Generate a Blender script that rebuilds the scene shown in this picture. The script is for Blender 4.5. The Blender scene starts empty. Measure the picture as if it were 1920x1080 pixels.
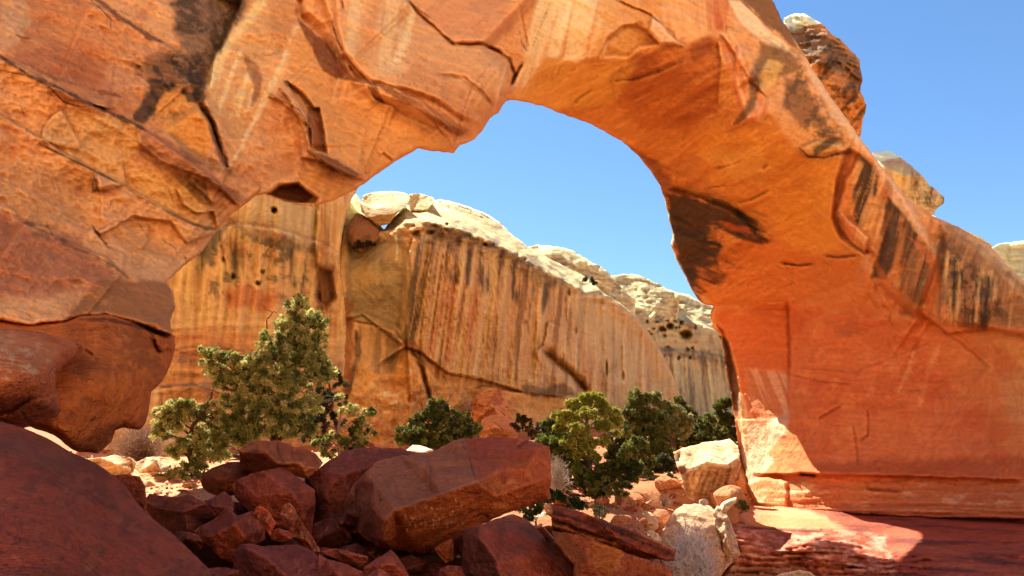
import bpy, bmesh, math, random
import numpy as np
from mathutils import Vector

R = math.radians
SC = bpy.context.scene
COL = SC.collection

# ------------------------------------------------------------------ camera, world, sun, exposure
PITCH, FPX, CAMZ = 14.0, 1478.0, 1.6
cam_d = bpy.data.cameras.new('camera'); cam = bpy.data.objects.new('camera', cam_d); COL.objects.link(cam)
cam.location = (0, 0, CAMZ); cam.rotation_euler = (R(90 + PITCH), 0, 0)
cam_d.sensor_width = 36; cam_d.lens = 36 * FPX / 1920; cam_d.clip_start = 0.05; cam_d.clip_end = 3000
SC.camera = cam

SUN_EL, SUN_AZ = 56.0, -37.0          # azimuth measured from straight ahead (+Y), negative = to the left
world = bpy.data.worlds.new('World'); SC.world = world; world.use_nodes = True
wn = world.node_tree.nodes; wl = world.node_tree.links; wn.clear()
sky = wn.new('ShaderNodeTexSky'); sky.sky_type = 'NISHITA'; sky.sun_disc = False
sky.sun_elevation = R(SUN_EL); sky.sun_rotation = R(SUN_AZ); sky.altitude = 1700; sky.air_density = 1.0
sky.dust_density = 0.2; sky.ozone_density = 1.2
bg = wn.new('ShaderNodeBackground'); bg.inputs['Strength'].default_value = 0.084
wo = wn.new('ShaderNodeOutputWorld')
hs = wn.new('ShaderNodeHueSaturation'); hs.inputs['Saturation'].default_value = 1.16; hs.inputs['Hue'].default_value = .498
wl.new(sky.outputs[0], hs.inputs['Color']); wl.new(hs.outputs[0], bg.inputs['Color']); wl.new(bg.outputs[0], wo.inputs['Surface'])
sd = bpy.data.lights.new('sun', 'SUN'); sd.energy = 5.0; sd.angle = R(0.5); sd.color = (1, .95, .86)
sun = bpy.data.objects.new('sun', sd); COL.objects.link(sun)
se, sa = R(SUN_EL), R(SUN_AZ)
SUNV = Vector((math.cos(se) * math.sin(sa), math.cos(se) * math.cos(sa), math.sin(se)))
sun.rotation_euler = SUNV.to_track_quat('Z', 'Y').to_euler(); sun.location = SUNV * 60
SC.view_settings.view_transform = 'Standard'; SC.view_settings.look = 'None'
SC.view_settings.exposure = 1.47; SC.view_settings.gamma = 1
SC.cycles.max_bounces = 10; SC.cycles.diffuse_bounces = 7; SC.cycles.transparent_max_bounces = 8
SC.cycles.sample_clamp_indirect = 8
SC.cycles.use_denoising = True

# ------------------------------------------------------------------ maths helpers
_c, _s = math.cos(R(PITCH)), math.sin(R(PITCH))
def P(px, py, Y):
    """photo pixel + distance along the ground -> world point"""
    px = np.asarray(px, float); py = np.asarray(py, float)
    a = (px - 960) / FPX; b = (540 - py) / FPX
    dy = _c - b * _s; dz = _s + b * _c
    return np.stack([a / dy * Y, np.ones_like(a) * Y, CAMZ + dz / dy * Y], -1)
def proj(w):
    x, y, z = w[..., 0], w[..., 1], w[..., 2] - CAMZ
    d = y * _c + z * _s; u = -y * _s + z * _c
    d = np.where(d < .05, .05, d)
    return 960 + FPX * x / d, 540 - FPX * u / d

_rng = np.random.RandomState(7)
_perm = _rng.permutation(256); _perm = np.concatenate([_perm, _perm, _perm])
_grad = _rng.normal(size=(256, 3)); _grad /= np.linalg.norm(_grad, axis=1)[:, None]
def perlin(x, y, z=0.0):
    x, y, z = np.broadcast_arrays(np.asarray(x, float), np.asarray(y, float), np.asarray(z, float))
    xi, yi, zi = np.floor(x).astype(int), np.floor(y).astype(int), np.floor(z).astype(int)
    xf, yf, zf = x - xi, y - yi, z - zi
    xi &= 255; yi &= 255; zi &= 255
    u = xf**3 * (xf * (xf * 6 - 15) + 10); v = yf**3 * (yf * (yf * 6 - 15) + 10); w = zf**3 * (zf * (zf * 6 - 15) + 10)
    def g(i, j, k):
        h = _grad[_perm[_perm[_perm[xi + i] + yi + j] + zi + k]]
        return h[..., 0] * (xf - i) + h[..., 1] * (yf - j) + h[..., 2] * (zf - k)
    def l(a, b, t): return a + t * (b - a)
    return 1.6 * l(l(l(g(0,0,0), g(1,0,0), u), l(g(0,1,0), g(1,1,0), u), v), l(l(g(0,0,1), g(1,0,1), u), l(g(0,1,1), g(1,1,1), u), v), w)
def fbm(x, y, z=0.0, o=4, gain=.5):
    r = 0; a = 1; t = 0; f = 1.0
    for i in range(o):
        r = r + a * perlin(x * f + 17.3 * i, y * f + 5.1 * i, z * f + 9.7 * i); t += a; a *= gain; f *= 2.03
    return r / t
def ridged(x, y, z=0.0, o=4):
    r = 0; a = 1; t = 0; f = 1.0
    for i in range(o):
        r = r + a * (1 - 2 * np.abs(perlin(x * f + 3.3 * i, y * f + 7.1 * i, z * f + 1.7 * i))); t += a; a *= .5; f *= 2.1
    return r / t
def sstep(a, b, x):
    t = np.clip((x - a) / (b - a + 1e-9), 0, 1); return t * t * (3 - 2 * t)
def inside(px, py, poly):
    poly = np.asarray(poly, float); r = np.zeros(px.shape, bool); n = len(poly)
    for i in range(n):
        x0, y0 = poly[i]; x1, y1 = poly[(i + 1) % n]
        if y0 == y1: continue
        c = ((y0 > py) != (y1 > py)) & (px < (x1 - x0) * (py - y0) / (y1 - y0) + x0)
        r ^= c
    return r
def linedist(px, py, pts, closed=False):
    """distance, signed side (+ = right of travel on screen), parameter 0..1, nearest point"""
    pts = np.asarray(pts, float)
    if closed: pts = np.vstack([pts, pts[:1]])
    seg = pts[1:] - pts[:-1]; L = np.hypot(seg[:, 0], seg[:, 1]) + 1e-9; cum = np.concatenate([[0], np.cumsum(L)])
    best = np.full(px.shape, 1e18); side = np.zeros(px.shape); par = np.zeros(px.shape)
    qx = np.zeros(px.shape); qy = np.zeros(px.shape)
    for i in range(len(seg)):
        dx, dy = px - pts[i, 0], py - pts[i, 1]
        t = np.clip((dx * seg[i, 0] + dy * seg[i, 1]) / L[i]**2, 0, 1)
        ex, ey = dx - t * seg[i, 0], dy - t * seg[i, 1]
        d = ex * ex + ey * ey
        m = d < best
        best = np.where(m, d, best); par = np.where(m, (cum[i] + t * L[i]) / cum[-1], par)
        cr = seg[i, 0] * dy - seg[i, 1] * dx
        side = np.where(m, np.sign(cr), side)
        qx = np.where(m, pts[i, 0] + t * seg[i, 0], qx); qy = np.where(m, pts[i, 1] + t * seg[i, 1], qy)
    return np.sqrt(best), side, par, qx, qy
def wiggle(pts, amp=1.5, step=4, freq=.05, seed=0, closed=True, lim=True):
    """break a traced outline into short rough pieces"""
    pts = [tuple(p[:2]) for p in pts]
    if closed: pts = pts + [pts[0]]
    out = []
    for i in range(len(pts) - 1):
        (x0, y0), (x1, y1) = pts[i], pts[i + 1]
        L = math.hypot(x1 - x0, y1 - y0)
        far = lim and (max(x0, x1) < -60 or min(x0, x1) > 1980 or max(y0, y1) < -60 or min(y0, y1) > 1140)
        n = 1 if far else max(1, int(L / step))
        for k in range(n):
            t = k / n; out.append((x0 + (x1 - x0) * t, y0 + (y1 - y0) * t))
    if not closed: out.append(pts[-1])
    a = np.array(out)
    a[:, 0] += amp * 1.6 * fbm(a[:, 0] * freq, a[:, 1] * freq, seed + .37, 4, .7)
    a[:, 1] += amp * 1.6 * fbm(a[:, 0] * freq, a[:, 1] * freq, seed + 7.7, 4, .7)
    return a
def tps(ctrl):
    """thin plate spline through (px, py, value) points"""
    c = np.array(ctrl, float); X = c[:, :2] / 500.0; n = len(c)
    def U(r2): return np.where(r2 > 1e-12, r2 * np.log(r2 + 1e-12), 0)
    d2 = ((X[:, None] - X[None])**2).sum(-1)
    A = np.zeros((n + 3, n + 3)); A[:n, :n] = U(d2) + np.eye(n) * 1e-3; A[:n, n] = 1; A[:n, n + 1:] = X; A[n, :n] = 1; A[n + 1:, :n] = X.T
    w = np.linalg.solve(A, np.concatenate([c[:, 2], [0, 0, 0]]))
    def f(px, py):
        x = np.asarray(px, float) / 500; y = np.asarray(py, float) / 500
        r = w[n] + w[n + 1] * x + w[n + 2] * y
        for i in range(n):
            r = r + w[i] * U((x - X[i, 0])**2 + (y - X[i, 1])**2)
        return r
    return f
def facets(pts):
    """piecewise flat depth from traced corners (px, py, value): crisp ridges between them"""
    from mathutils.geometry import delaunay_2d_cdt
    pts = np.array(pts, float)
    r = delaunay_2d_cdt([Vector((a, b)) for a, b in pts[:, :2]], [], [], 0, 1e-4)
    vs = np.array([[v[0], v[1]] for v in r[0]]); src = [o[0] if len(o) else 0 for o in r[3]]; val = pts[src, 2]
    tris = []
    for t in r[2]:
        for k in range(1, len(t) - 1): tris.append((t[0], t[k], t[k + 1]))
    def f(px, py):
        px = np.asarray(px, float); py = np.asarray(py, float)
        wx = px + 5 * fbm(px * .03, py * .03, 1.5, 3); wy = py + 5 * fbm(px * .03, py * .03, 6.5, 3)
        out = np.zeros(px.shape); best = np.full(px.shape, -1e9)
        for a, b, c in tris:
            (x0, y0), (x1, y1), (x2, y2) = vs[a], vs[b], vs[c]
            dt = (y1 - y2) * (x0 - x2) + (x2 - x1) * (y0 - y2)
            if abs(dt) < 1e-6: continue
            l0 = ((y1 - y2) * (wx - x2) + (x2 - x1) * (wy - y2)) / dt; l1 = ((y2 - y0) * (wx - x2) + (x0 - x2) * (wy - y2)) / dt; l2 = 1 - l0 - l1
            m = np.minimum(np.minimum(l0, l1), l2)
            k0, k1, k2 = np.clip(l0, 0, 1), np.clip(l1, 0, 1), np.clip(l2, 0, 1); sm = k0 + k1 + k2
            v = (k0 * val[a] + k1 * val[b] + k2 * val[c]) / sm
            w = m > best; best = np.where(w, m, best); out = np.where(w, v, out)
        return out
    return f
def lin(c):
    c = np.asarray(c, float) / 255.0
    return np.where(c <= .04045, c / 12.92, ((c + .055) / 1.055)**2.4)

# ------------------------------------------------------------------ object helpers
def tag(o, label=None, cat=None, group=None, kind=None):
    if label: o['label'] = label
    if cat: o['category'] = cat
    if group: o['group'] = group
    if kind: o['kind'] = kind
    return o
def empty(name, loc):
    o = bpy.data.objects.new(name, None); o.location = loc; o.empty_display_size = .2; COL.objects.link(o); return o
def link_mesh(name, V, F, mat, col=None, parent=None, smooth=True, origin=None):
    """V (n,3) world verts, F (m,3|4) faces -> one mesh object with its origin at its base"""
    V = np.asarray(V, float); F = np.asarray(F, int)
    if origin is None:
        origin = parent.location[:] if parent is not None else (float(V[:, 0].mean()), float(V[:, 1].mean()), float(V[:, 2].min()))
    me = bpy.data.meshes.new(name)
    k = F.shape[1]
    me.vertices.add(len(V)); me.vertices.foreach_set('co', (V - np.array(origin)).astype(np.float32).ravel())
    me.loops.add(F.size); me.loops.foreach_set('vertex_index', F.astype(np.int32).ravel())
    me.polygons.add(len(F)); me.polygons.foreach_set('loop_start', (np.arange(len(F)) * k).astype(np.int32))
    me.polygons.foreach_set('loop_total', np.full(len(F), k, np.int32))
    me.update(calc_edges=True); me.validate()
    if smooth: me.polygons.foreach_set('use_smooth', np.ones(len(me.polygons), bool))
    if col is not None:
        a = me.color_attributes.new('Col', 'FLOAT_COLOR', 'POINT')
        rgba = np.ones((len(V), 4), np.float32); rgba[:, :3] = col
        a.data.foreach_set('color', rgba.ravel())
    me.materials.append(mat)
    o = bpy.data.objects.new(name, me); COL.objects.link(o)
    if parent is not None: o.parent = parent
    else: o.location = origin
    return o

# ------------------------------------------------------------------ materials
def rock_mat(name, rough=.9, grain=6.0, bump=.25, var=.16, strata=0.0, gain=(1, 1, 1), fine=40.0, tilt=(7, -6), crack=.5, vstr=0.0, edge_tone=.35):
    m = bpy.data.materials.new(name); m.use_nodes = True
    n, l = m.node_tree.nodes, m.node_tree.links
    b = n['Principled BSDF']; b.inputs['Roughness'].default_value = rough
    b.inputs['Specular IOR Level'].default_value = .18
    at = n.new('ShaderNodeAttribute'); at.attribute_name = 'Col'
    geo = n.new('ShaderNodeNewGeometry')
    def noise(sc, det, ro=.6, dist=0.0):
        t = n.new('ShaderNodeTexNoise'); t.inputs['Scale'].default_value = sc; t.inputs['Detail'].default_value = det
        t.inputs['Roughness'].default_value = ro; t.inputs['Distortion'].default_value = dist
        l.new(geo.outputs['Position'], t.inputs['Vector']); return t
    n1 = noise(grain * .12, 6, .65, .6); n2 = noise(grain, 5, .7); n3 = noise(fine, 3, .7)
    mp = n.new('ShaderNodeMapping'); mp.inputs['Scale'].default_value = (.15, .15, 1.0); mp.inputs['Rotation'].default_value = (R(tilt[0]), R(tilt[1]), 0)
    l.new(geo.outputs['Position'], mp.inputs['Vector'])
    ns = n.new('ShaderNodeTexNoise'); ns.inputs['Scale'].default_value = grain * .8; ns.inputs['Detail'].default_value = 5; ns.inputs['Roughness'].default_value = .65
    l.new(mp.outputs[0], ns.inputs['Vector'])
    def math_(op, a, c, v=None):
        t = n.new('ShaderNodeMath'); t.operation = op
        for i, q in enumerate((a, c)):
            if isinstance(q, (int, float)): t.inputs[i].default_value = q
            else: l.new(q, t.inputs[i])
        return t.outputs[0]
    def centred(t, k): return math_('MULTIPLY', math_('SUBTRACT', t.outputs['Fac'], .5), k)
    s = math_('ADD', centred(n1, var * 1.6), centred(n2, var * 1.5))
    s = math_('ADD', s, centred(n3, var * 1.1))
    s = math_('ADD', s, centred(ns, strata * 1.5))
    s = math_('ADD', s, 1.0)
    if vstr:
        mv = n.new('ShaderNodeMapping'); mv.inputs['Scale'].default_value = (1, 1, .045); l.new(geo.outputs['Position'], mv.inputs['Vector'])
        nv = n.new('ShaderNodeTexNoise'); nv.inputs['Scale'].default_value = grain * 1.6; nv.inputs['Detail'].default_value = 5; nv.inputs['Roughness'].default_value = .6; nv.inputs['Distortion'].default_value = .5
        l.new(mv.outputs[0], nv.inputs['Vector']); s = math_('ADD', s, centred(nv, vstr))
    # pale arrises, worn and painted as if sunlit; hollows painted darker
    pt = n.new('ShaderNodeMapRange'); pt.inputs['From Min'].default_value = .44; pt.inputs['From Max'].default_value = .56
    pt.inputs['To Min'].default_value = -edge_tone; pt.inputs['To Max'].default_value = edge_tone; l.new(geo.outputs['Pointiness'], pt.inputs['Value'])
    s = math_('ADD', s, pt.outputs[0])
    # thin broken fissures and pocks, darker in colour and sunk in the bump
    wv = n.new('ShaderNodeMix'); wv.data_type = 'VECTOR'; wv.inputs['Factor'].default_value = .4 / grain * 3
    mq = n.new('ShaderNodeMapping'); mq.inputs['Scale'].default_value = (.4, .4, 1.2); mq.inputs['Rotation'].default_value = (R(tilt[0] * .6), R(tilt[1] * .8), .3)
    l.new(geo.outputs['Position'], mq.inputs['Vector']); l.new(mq.outputs[0], wv.inputs['A']); l.new(n2.outputs['Color'], wv.inputs['B'])
    vo = n.new('ShaderNodeTexVoronoi'); vo.feature = 'DISTANCE_TO_EDGE'; vo.inputs['Scale'].default_value = grain * .22
    l.new(wv.outputs['Result'], vo.inputs['Vector'])
    def ramp(x, a, c, d, e):
        t = n.new('ShaderNodeMapRange'); t.inputs['From Min'].default_value = a; t.inputs['From Max'].default_value = c
        t.inputs['To Min'].default_value = d; t.inputs['To Max'].default_value = e; l.new(x, t.inputs['Value']); return t.outputs[0]
    line_ = ramp(vo.outputs['Distance'], .004, .022, 1.0, 0.0)
    gate = ramp(n1.outputs['Fac'], .55, .64, 0.0, .8)
    fis = math_('MULTIPLY', line_, gate)
    vp = n.new('ShaderNodeTexVoronoi'); vp.inputs['Scale'].default_value = grain * 2.2; l.new(geo.outputs['Position'], vp.inputs['Vector'])
    pock = math_('MULTIPLY', ramp(vp.outputs['Distance'], .1, .2, 1.0, 0.0), ramp(ns.outputs['Fac'], .55, .66, 0.0, 1.0))
    fis_pock = math_('MAXIMUM', math_('MULTIPLY', fis, crack), math_('MULTIPLY', pock, crack * .7))
    s = math_('MULTIPLY', s, math_('SUBTRACT', 1.0, fis_pock))
    mul = n.new('ShaderNodeMix'); mul.data_type = 'RGBA'; mul.blend_type = 'MULTIPLY'; mul.inputs['Factor'].default_value = 1
    l.new(at.outputs['Color'], mul.inputs['A'])
    cmb = n.new('ShaderNodeCombineColor')
    for i, g in enumerate(gain):
        e = (1.0, 1.15, 1.3)[i]     # hue drifts a little with value
        l.new(math_('MULTIPLY', math_('POWER', s, e), g), cmb.inputs[i])
    l.new(cmb.outputs[0], mul.inputs['B']); l.new(mul.outputs['Result'], b.inputs['Base Color'])
    h = math_('ADD', math_('MULTIPLY', n1.outputs['Fac'], 1.2 / grain * 2.2), math_('MULTIPLY', n2.outputs['Fac'], .5 / grain))
    h = math_('ADD', h, math_('MULTIPLY', n3.outputs['Fac'], .35 / fine))
    h = math_('ADD', h, math_('MULTIPLY', ns.outputs['Fac'], (strata * 1.4) / grain))
    h = math_('SUBTRACT', h, math_('MULTIPLY', fis_pock, .35 / grain))
    bp = n.new('ShaderNodeBump'); bp.inputs['Strength'].default_value = bump; bp.inputs['Distance'].default_value = 1.0
    l.new(h, bp.inputs['Height']); l.new(bp.outputs[0], b.inputs['Normal'])
    return m
def plain_mat(name, rough=.9, transl=0.0, bump=0.0):
    m = bpy.data.materials.new(name); m.use_nodes = True
    n, l = m.node_tree.nodes, m.node_tree.links
    b = n['Principled BSDF']; b.inputs['Roughness'].default_value = rough; b.inputs['Specular IOR Level'].default_value = .25
    at = n.new('ShaderNodeAttribute'); at.attribute_name = 'Col'
    l.new(at.outputs['Color'], b.inputs['Base Color'])
    if transl:
        t = n.new('ShaderNodeBsdfTranslucent'); l.new(at.outputs['Color'], t.inputs['Color'])
        mx = n.new('ShaderNodeMixShader'); mx.inputs[0].default_value = transl
        l.new(b.outputs[0], mx.inputs[1]); l.new(t.outputs[0], mx.inputs[2]); l.new(mx.outputs[0], n['Material Output'].inputs['Surface'])
    if bump:
        t = n.new('ShaderNodeTexNoise'); t.inputs['Scale'].default_value = 30; t.inputs['Detail'].default_value = 4
        bp = n.new('ShaderNodeBump'); bp.inputs['Strength'].default_value = bump; bp.inputs['Distance'].default_value = .03
        l.new(t.outputs['Fac'], bp.inputs['Height']); l.new(bp.outputs[0], b.inputs['Normal'])
    return m
M_ARCH = rock_mat('red_sandstone', grain=3.4, bump=.55, var=.18, fine=30, strata=.18, tilt=(0, 24), crack=.45, vstr=.12, edge_tone=.24)
M_CLIFF = rock_mat('streaked_sandstone', grain=1.8, bump=.9, var=.2, fine=10, strata=.16, crack=.3, vstr=.42, edge_tone=.3)
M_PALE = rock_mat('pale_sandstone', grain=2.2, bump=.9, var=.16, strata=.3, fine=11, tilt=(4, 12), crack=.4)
M_BOULD = rock_mat('boulder_sandstone', grain=8.0, bump=1.4, var=.42, fine=48, strata=.2, tilt=(20, 25), crack=.5, edge_tone=.4)
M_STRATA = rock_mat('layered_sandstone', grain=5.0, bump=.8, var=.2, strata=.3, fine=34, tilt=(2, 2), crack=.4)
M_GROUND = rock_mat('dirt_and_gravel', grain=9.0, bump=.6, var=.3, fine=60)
M_BARK = plain_mat('bark', .95, bump=.6)
M_LEAF = plain_mat('foliage', .55, .4)
M_TWIG = plain_mat('dry_twigs', .9)

# ------------------------------------------------------------------ surface painting (varnish, streaks, bleached patches, with some light and shade in the colours)
def paint(px, py, ops, base, gain=1.0):
    """vertex colours; ops are applied in order"""
    c = np.broadcast_to(lin(base), px.shape + (3,)).copy()
    for op in ops:
        k = op[0]; a = op[1]
        if k == 'poly':
            col, al = op[2], op[3]; fe = op[4] if len(op) > 4 else 8; br = op[5] if len(op) > 5 else 6
            b = np.array(a, float); mg = fe + br * 2 + 4
            w = (px > b[:, 0].min() - mg) & (px < b[:, 0].max() + mg) & (py > b[:, 1].min() - mg) & (py < b[:, 1].max() + mg)
            if not w.any(): continue
            x, y = px[w], py[w]; d = linedist(x, y, a, True)[0]; d = np.where(inside(x, y, a), d, -d)
            d = d + br * 2.2 * fbm(x * .03, y * .03, 3.1 + b[0, 0] * .01, 5, .65)
            m = al * sstep(-fe * .5, fe * .5, d)
        elif k == 'line':
            wd, col, al = op[2], op[3], op[4]; fe = op[5] if len(op) > 5 else 2; br = op[6] if len(op) > 6 else 1.5
            b = np.array(a, float); mg = wd + fe + br * 3 + 4
            w = (px > b[:, 0].min() - mg) & (px < b[:, 0].max() + mg) & (py > b[:, 1].min() - mg) & (py < b[:, 1].max() + mg)
            if not w.any(): continue
            x, y = px[w], py[w]; d, _, t, _, _ = linedist(x, y, a)
            d = d + br * 2.2 * fbm(x * .045, y * .045, 8.8, 4, .7)
            tp = sstep(0, .12, t) * sstep(1, .88, t)
            m = al * sstep(fe * .5, -fe * .5, d - wd * .5 * (.35 + .65 * tp))
        elif k == 'streak':   # poly, (dx, dy), spacing px, colour, alpha, threshold, feather, seed
            dr, sp, col, al, th = op[2], op[3], op[4], op[5], op[6]; sd_ = op[7] if len(op) > 7 else 0; fe = op[8] if len(op) > 8 else 25
            ln = op[9] if len(op) > 9 else .07
            b = np.array(a, float); mg = fe
            w = (px > b[:, 0].min() - mg) & (px < b[:, 0].max() + mg) & (py > b[:, 1].min() - mg) & (py < b[:, 1].max() + mg)
            if not w.any(): continue
            x, y = px[w], py[w]; d = linedist(x, y, a, True)[0]; d = np.where(inside(x, y, a), d, -d)
            L = math.hypot(*dr); ux, uy = dr[0] / L, dr[1] / L
            s = x * uy - y * ux; t = x * ux + y * uy
            s = s + 3.0 * fbm(t * .012, s * .02, sd_ + 4., 3)
            q = fbm(s / sp, t / sp * ln, sd_, 5, .62)
            m = al * sstep(th - .12, th + .2, q) * sstep(-fe * .6, fe * .6, d + fe * .8 * fbm(s / sp * .6, t * .004, sd_ + 9., 3))
        elif k == 'mottle':   # poly|None, freq, colour, alpha, threshold, seed
            fr, col, al, th = op[2], op[3], op[4], op[5]; sd_ = op[6] if len(op) > 6 else 0
            sx = op[7] if len(op) > 7 else (1, 1)
            if a is None: w = np.ones(px.shape, bool); g = 1
            else:
                b = np.array(a, float)
                w = (px > b[:, 0].min() - 30) & (px < b[:, 0].max() + 30) & (py > b[:, 1].min() - 30) & (py < b[:, 1].max() + 30)
                if not w.any(): continue
                x, y = px[w], py[w]; d = linedist(x, y, a, True)[0]; d = np.where(inside(x, y, a), d, -d); g = sstep(-22, 22, d)
            x, y = px[w], py[w]
            m = al * g * sstep(th - .1, th + .15, fbm(x * fr * sx[0], y * fr * sx[1], sd_ + .5, 5, .6))
        m = np.clip(m, 0, 1)[..., None]
        c[w] = c[w] * (1 - m) + lin(col) * m
    return c * np.asarray(gain)

# ------------------------------------------------------------------ relief of a rock face: a solid with a traced outline, real distances and thickness
def relief_depth(px, py, D, ops):
    for op in ops:
        k = op[0]; a = op[1]; b = np.array(a, float)
        if k == 'step':       # polyline, amount (m, toward viewer on the right-hand side of travel), falloff px
            am, fo = op[2], op[3]; mg = fo * 4
        elif k == 'crack':
            am, fo = op[2], op[3]; mg = fo * 3
        elif k == 'slab':
            am, fo = op[2], op[3]; mg = 6
        elif k == 'cap':      # rim polyline (left to right): above it the surface leans back by op[2] m per px
            ry = np.interp(px, b[:, 0], b[:, 1]); wi = sstep(b[0, 0] - 80, b[0, 0] - 60, px) * sstep(b[-1, 0] + 70, b[-1, 0], px)
            rr = np.maximum(ry - py, 0) + 0.0
            D = D + wi * op[2] * rr * sstep(0, op[3] if len(op) > 3 else 6, rr); continue
        elif k == 'pit':      # list of (x, y, rx, ry, depth)
            for (cx, cy, rx, ry_, dp) in a:
                q = ((px - cx) / rx)**2 + ((py - cy) / ry_)**2
                D = D + dp * sstep(1.25, .35, np.sqrt(q))
            continue
        w = (px > b[:, 0].min() - mg) & (px < b[:, 0].max() + mg) & (py > b[:, 1].min() - mg) & (py < b[:, 1].max() + mg)
        if not w.any(): continue
        x, y = px[w], py[w]
        if k == 'step':
            wl_ = wiggle(a, 2.0, 6, .06, closed=False)
            d, s, t, _, _ = linedist(x, y, wl_)
            tp = sstep(0, .1, t) * sstep(1, .9, t)
            sg = d * s
            D[w] -= am * tp * sstep(-1.5, 1.5, sg) * np.exp(-np.maximum(sg, 0) / fo)
        elif k == 'crack':
            wl_ = wiggle(a, 2.0, 6, .06, closed=False)
            d, s, t, _, _ = linedist(x, y, wl_)
            tp = sstep(0, .15, t) * sstep(1, .85, t)
            D[w] += am * (.3 + .7 * tp) * np.exp(-(d / fo)**2)
        elif k == 'slab':     # polygon, amount, edge px, tilt x, tilt y (m per 100 px)
            wl_ = wiggle(a, 2.5, 6, .05)
            d, _, _, _, _ = linedist(x, y, wl_); ins = inside(x, y, wl_)
            tx = op[4] if len(op) > 4 else 0; ty = op[5] if len(op) > 5 else 0
            cx, cy = b[:, 0].mean(), b[:, 1].mean()
            D[w] -= np.where(ins, (am + tx * (x - cx) / 100 + ty * (y - cy) / 100) * sstep(-1, fo, d), 0)
    return D
def axis(lo, hi, step, flo=-40, fhi=1960, coarse=30):
    a = list(np.arange(max(lo, flo), min(hi, fhi) + step, step))
    x = a[0]; st = step
    left = []
    while x > lo: st = min(coarse, st * 1.5); x -= st; left.append(x)
    x = a[-1]; st = step; right = []
    while x < hi: st = min(coarse, st * 1.5); x += st; right.append(x)
    return np.array(left[::-1] + a + right)
def relief(name, outline, depth, ops, pops, base, mat, step=3.0, thick=6.0, noise=(.25, .25), gain=1.0, rough_out=1.5, round_px=10, round_m=.4,
           nfun=None, back_in=8, parent=None, seed=0, ridge=.25):
    ol = wiggle(outline, rough_out, 4, .05, seed)
    xs = axis(ol[:, 0].min() - 2, ol[:, 0].max() + 2, step); ys = axis(ol[:, 1].min() - 2, ol[:, 1].max() + 2, step, -40, 1120)
    gx, gy = np.meshgrid(xs, ys); ny, nx = gx.shape
    cx = .25 * (gx[:-1, :-1] + gx[1:, :-1] + gx[:-1, 1:] + gx[1:, 1:]); cy = .25 * (gy[:-1, :-1] + gy[1:, :-1] + gy[:-1, 1:] + gy[1:, 1:])
    cell = inside(cx, cy, ol)
    idx = np.arange(ny * nx).reshape(ny, nx)
    F = np.stack([idx[:-1, :-1][cell], idx[1:, :-1][cell], idx[1:, 1:][cell], idx[:-1, 1:][cell]], -1)
    # border vertices go onto the outline
    cp = np.zeros((ny + 1, nx + 1), int); cp[1:-1, 1:-1] = cell
    cnt = cp[:-1, :-1] + cp[1:, :-1] + cp[:-1, 1:] + cp[1:, 1:]
    px = gx.ravel().copy(); py = gy.ravel().copy()
    bord = ((cnt > 0) & (cnt < 4)).ravel(); used = (cnt > 0).ravel()
    d, _, _, qx, qy = linedist(px[bord], py[bord], ol, True)
    sx = np.interp(px[bord], xs[:-1], np.diff(xs)); sy = np.interp(py[bord], ys[:-1], np.diff(ys))
    ok = d < 1.1 * np.maximum(sx, sy)
    px[bord] = np.where(ok, qx, px[bord]); py[bord] = np.where(ok, qy, py[bord])
    remap = -np.ones(ny * nx, int); remap[used] = np.arange(used.sum())
    F = remap[F]; px = px[used]; py = py[used]; bd = bord[used]
    dist = linedist(px, py, ol[::2] if len(ol) > 400 else ol, True)[0]; dist[bd] = 0
    f = depth if callable(depth) else tps(depth); D = f(px, py); D0 = D.copy()
    D = relief_depth(px, py, D, ops)
    w0 = P(px, py, D)
    a, fr = noise
    D = D + a * fbm(w0[:, 0] * fr, w0[:, 1] * fr, w0[:, 2] * fr + seed, 7, .56) - a * ridge * ridged(w0[:, 0] * fr * 1.6, w0[:, 1] * fr * 1.6, w0[:, 2] * fr * 2.6 + seed, 5)
    if nfun is not None: D = D + nfun(px, py, w0)
    e = np.clip(dist / round_px, 0, 1); D = D + round_m * (1 - np.sqrt(np.clip(1 - (1 - e)**2, 0, 1)))
    V = P(px, py, D)
    colr = paint(px, py, pops, base, gain)
    # back side
    gxn = np.zeros_like(px); gyn = np.zeros_like(py)
    if bd.any():
        cxm = np.zeros_like(px)
        eps = 3.0
        bx, by = px[bd], py[bd]
        i0 = inside(bx + eps, by, ol).astype(float) - inside(bx - eps, by, ol); i1 = inside(bx, by + eps, ol).astype(float) - inside(bx, by - eps, ol)
        gxn[bd] = i0; gyn[bd] = i1
    tk = thick(px, py) if callable(thick) else thick
    if back_in < 1:          # free rock: the hidden side tapers towards its middle
        mx, my = px.mean(), py.mean(); q = 1 - back_in
        Vb = P(mx + (px - mx) * q, my + (py - my) * q + back_in * .35 * np.ptp(py), D0.mean() + .25 * (D0 - D0.mean()) + round_m + tk)
    else: Vb = P(px + gxn * back_in, py + gyn * back_in, D0 + round_m + tk)
    n = len(V)
    # side walls from border edges
    from_edges = {}
    E = np.concatenate([F[:, [0, 1]], F[:, [1, 2]], F[:, [2, 3]], F[:, [3, 0]]])
    key = np.minimum(E[:, 0], E[:, 1]) * (n + 1) + np.maximum(E[:, 0], E[:, 1])
    u, inv, ct = np.unique(key, return_inverse=True, return_counts=True)
    be = E[ct[inv] == 1]
    side = np.stack([be[:, 1], be[:, 0], be[:, 0] + n, be[:, 1] + n], -1)
    FF = np.concatenate([F, side, F[:, ::-1] + n])
    o = link_mesh(name, np.concatenate([V, Vb]), FF, mat, np.concatenate([colr, colr]), parent)
    return o

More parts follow.
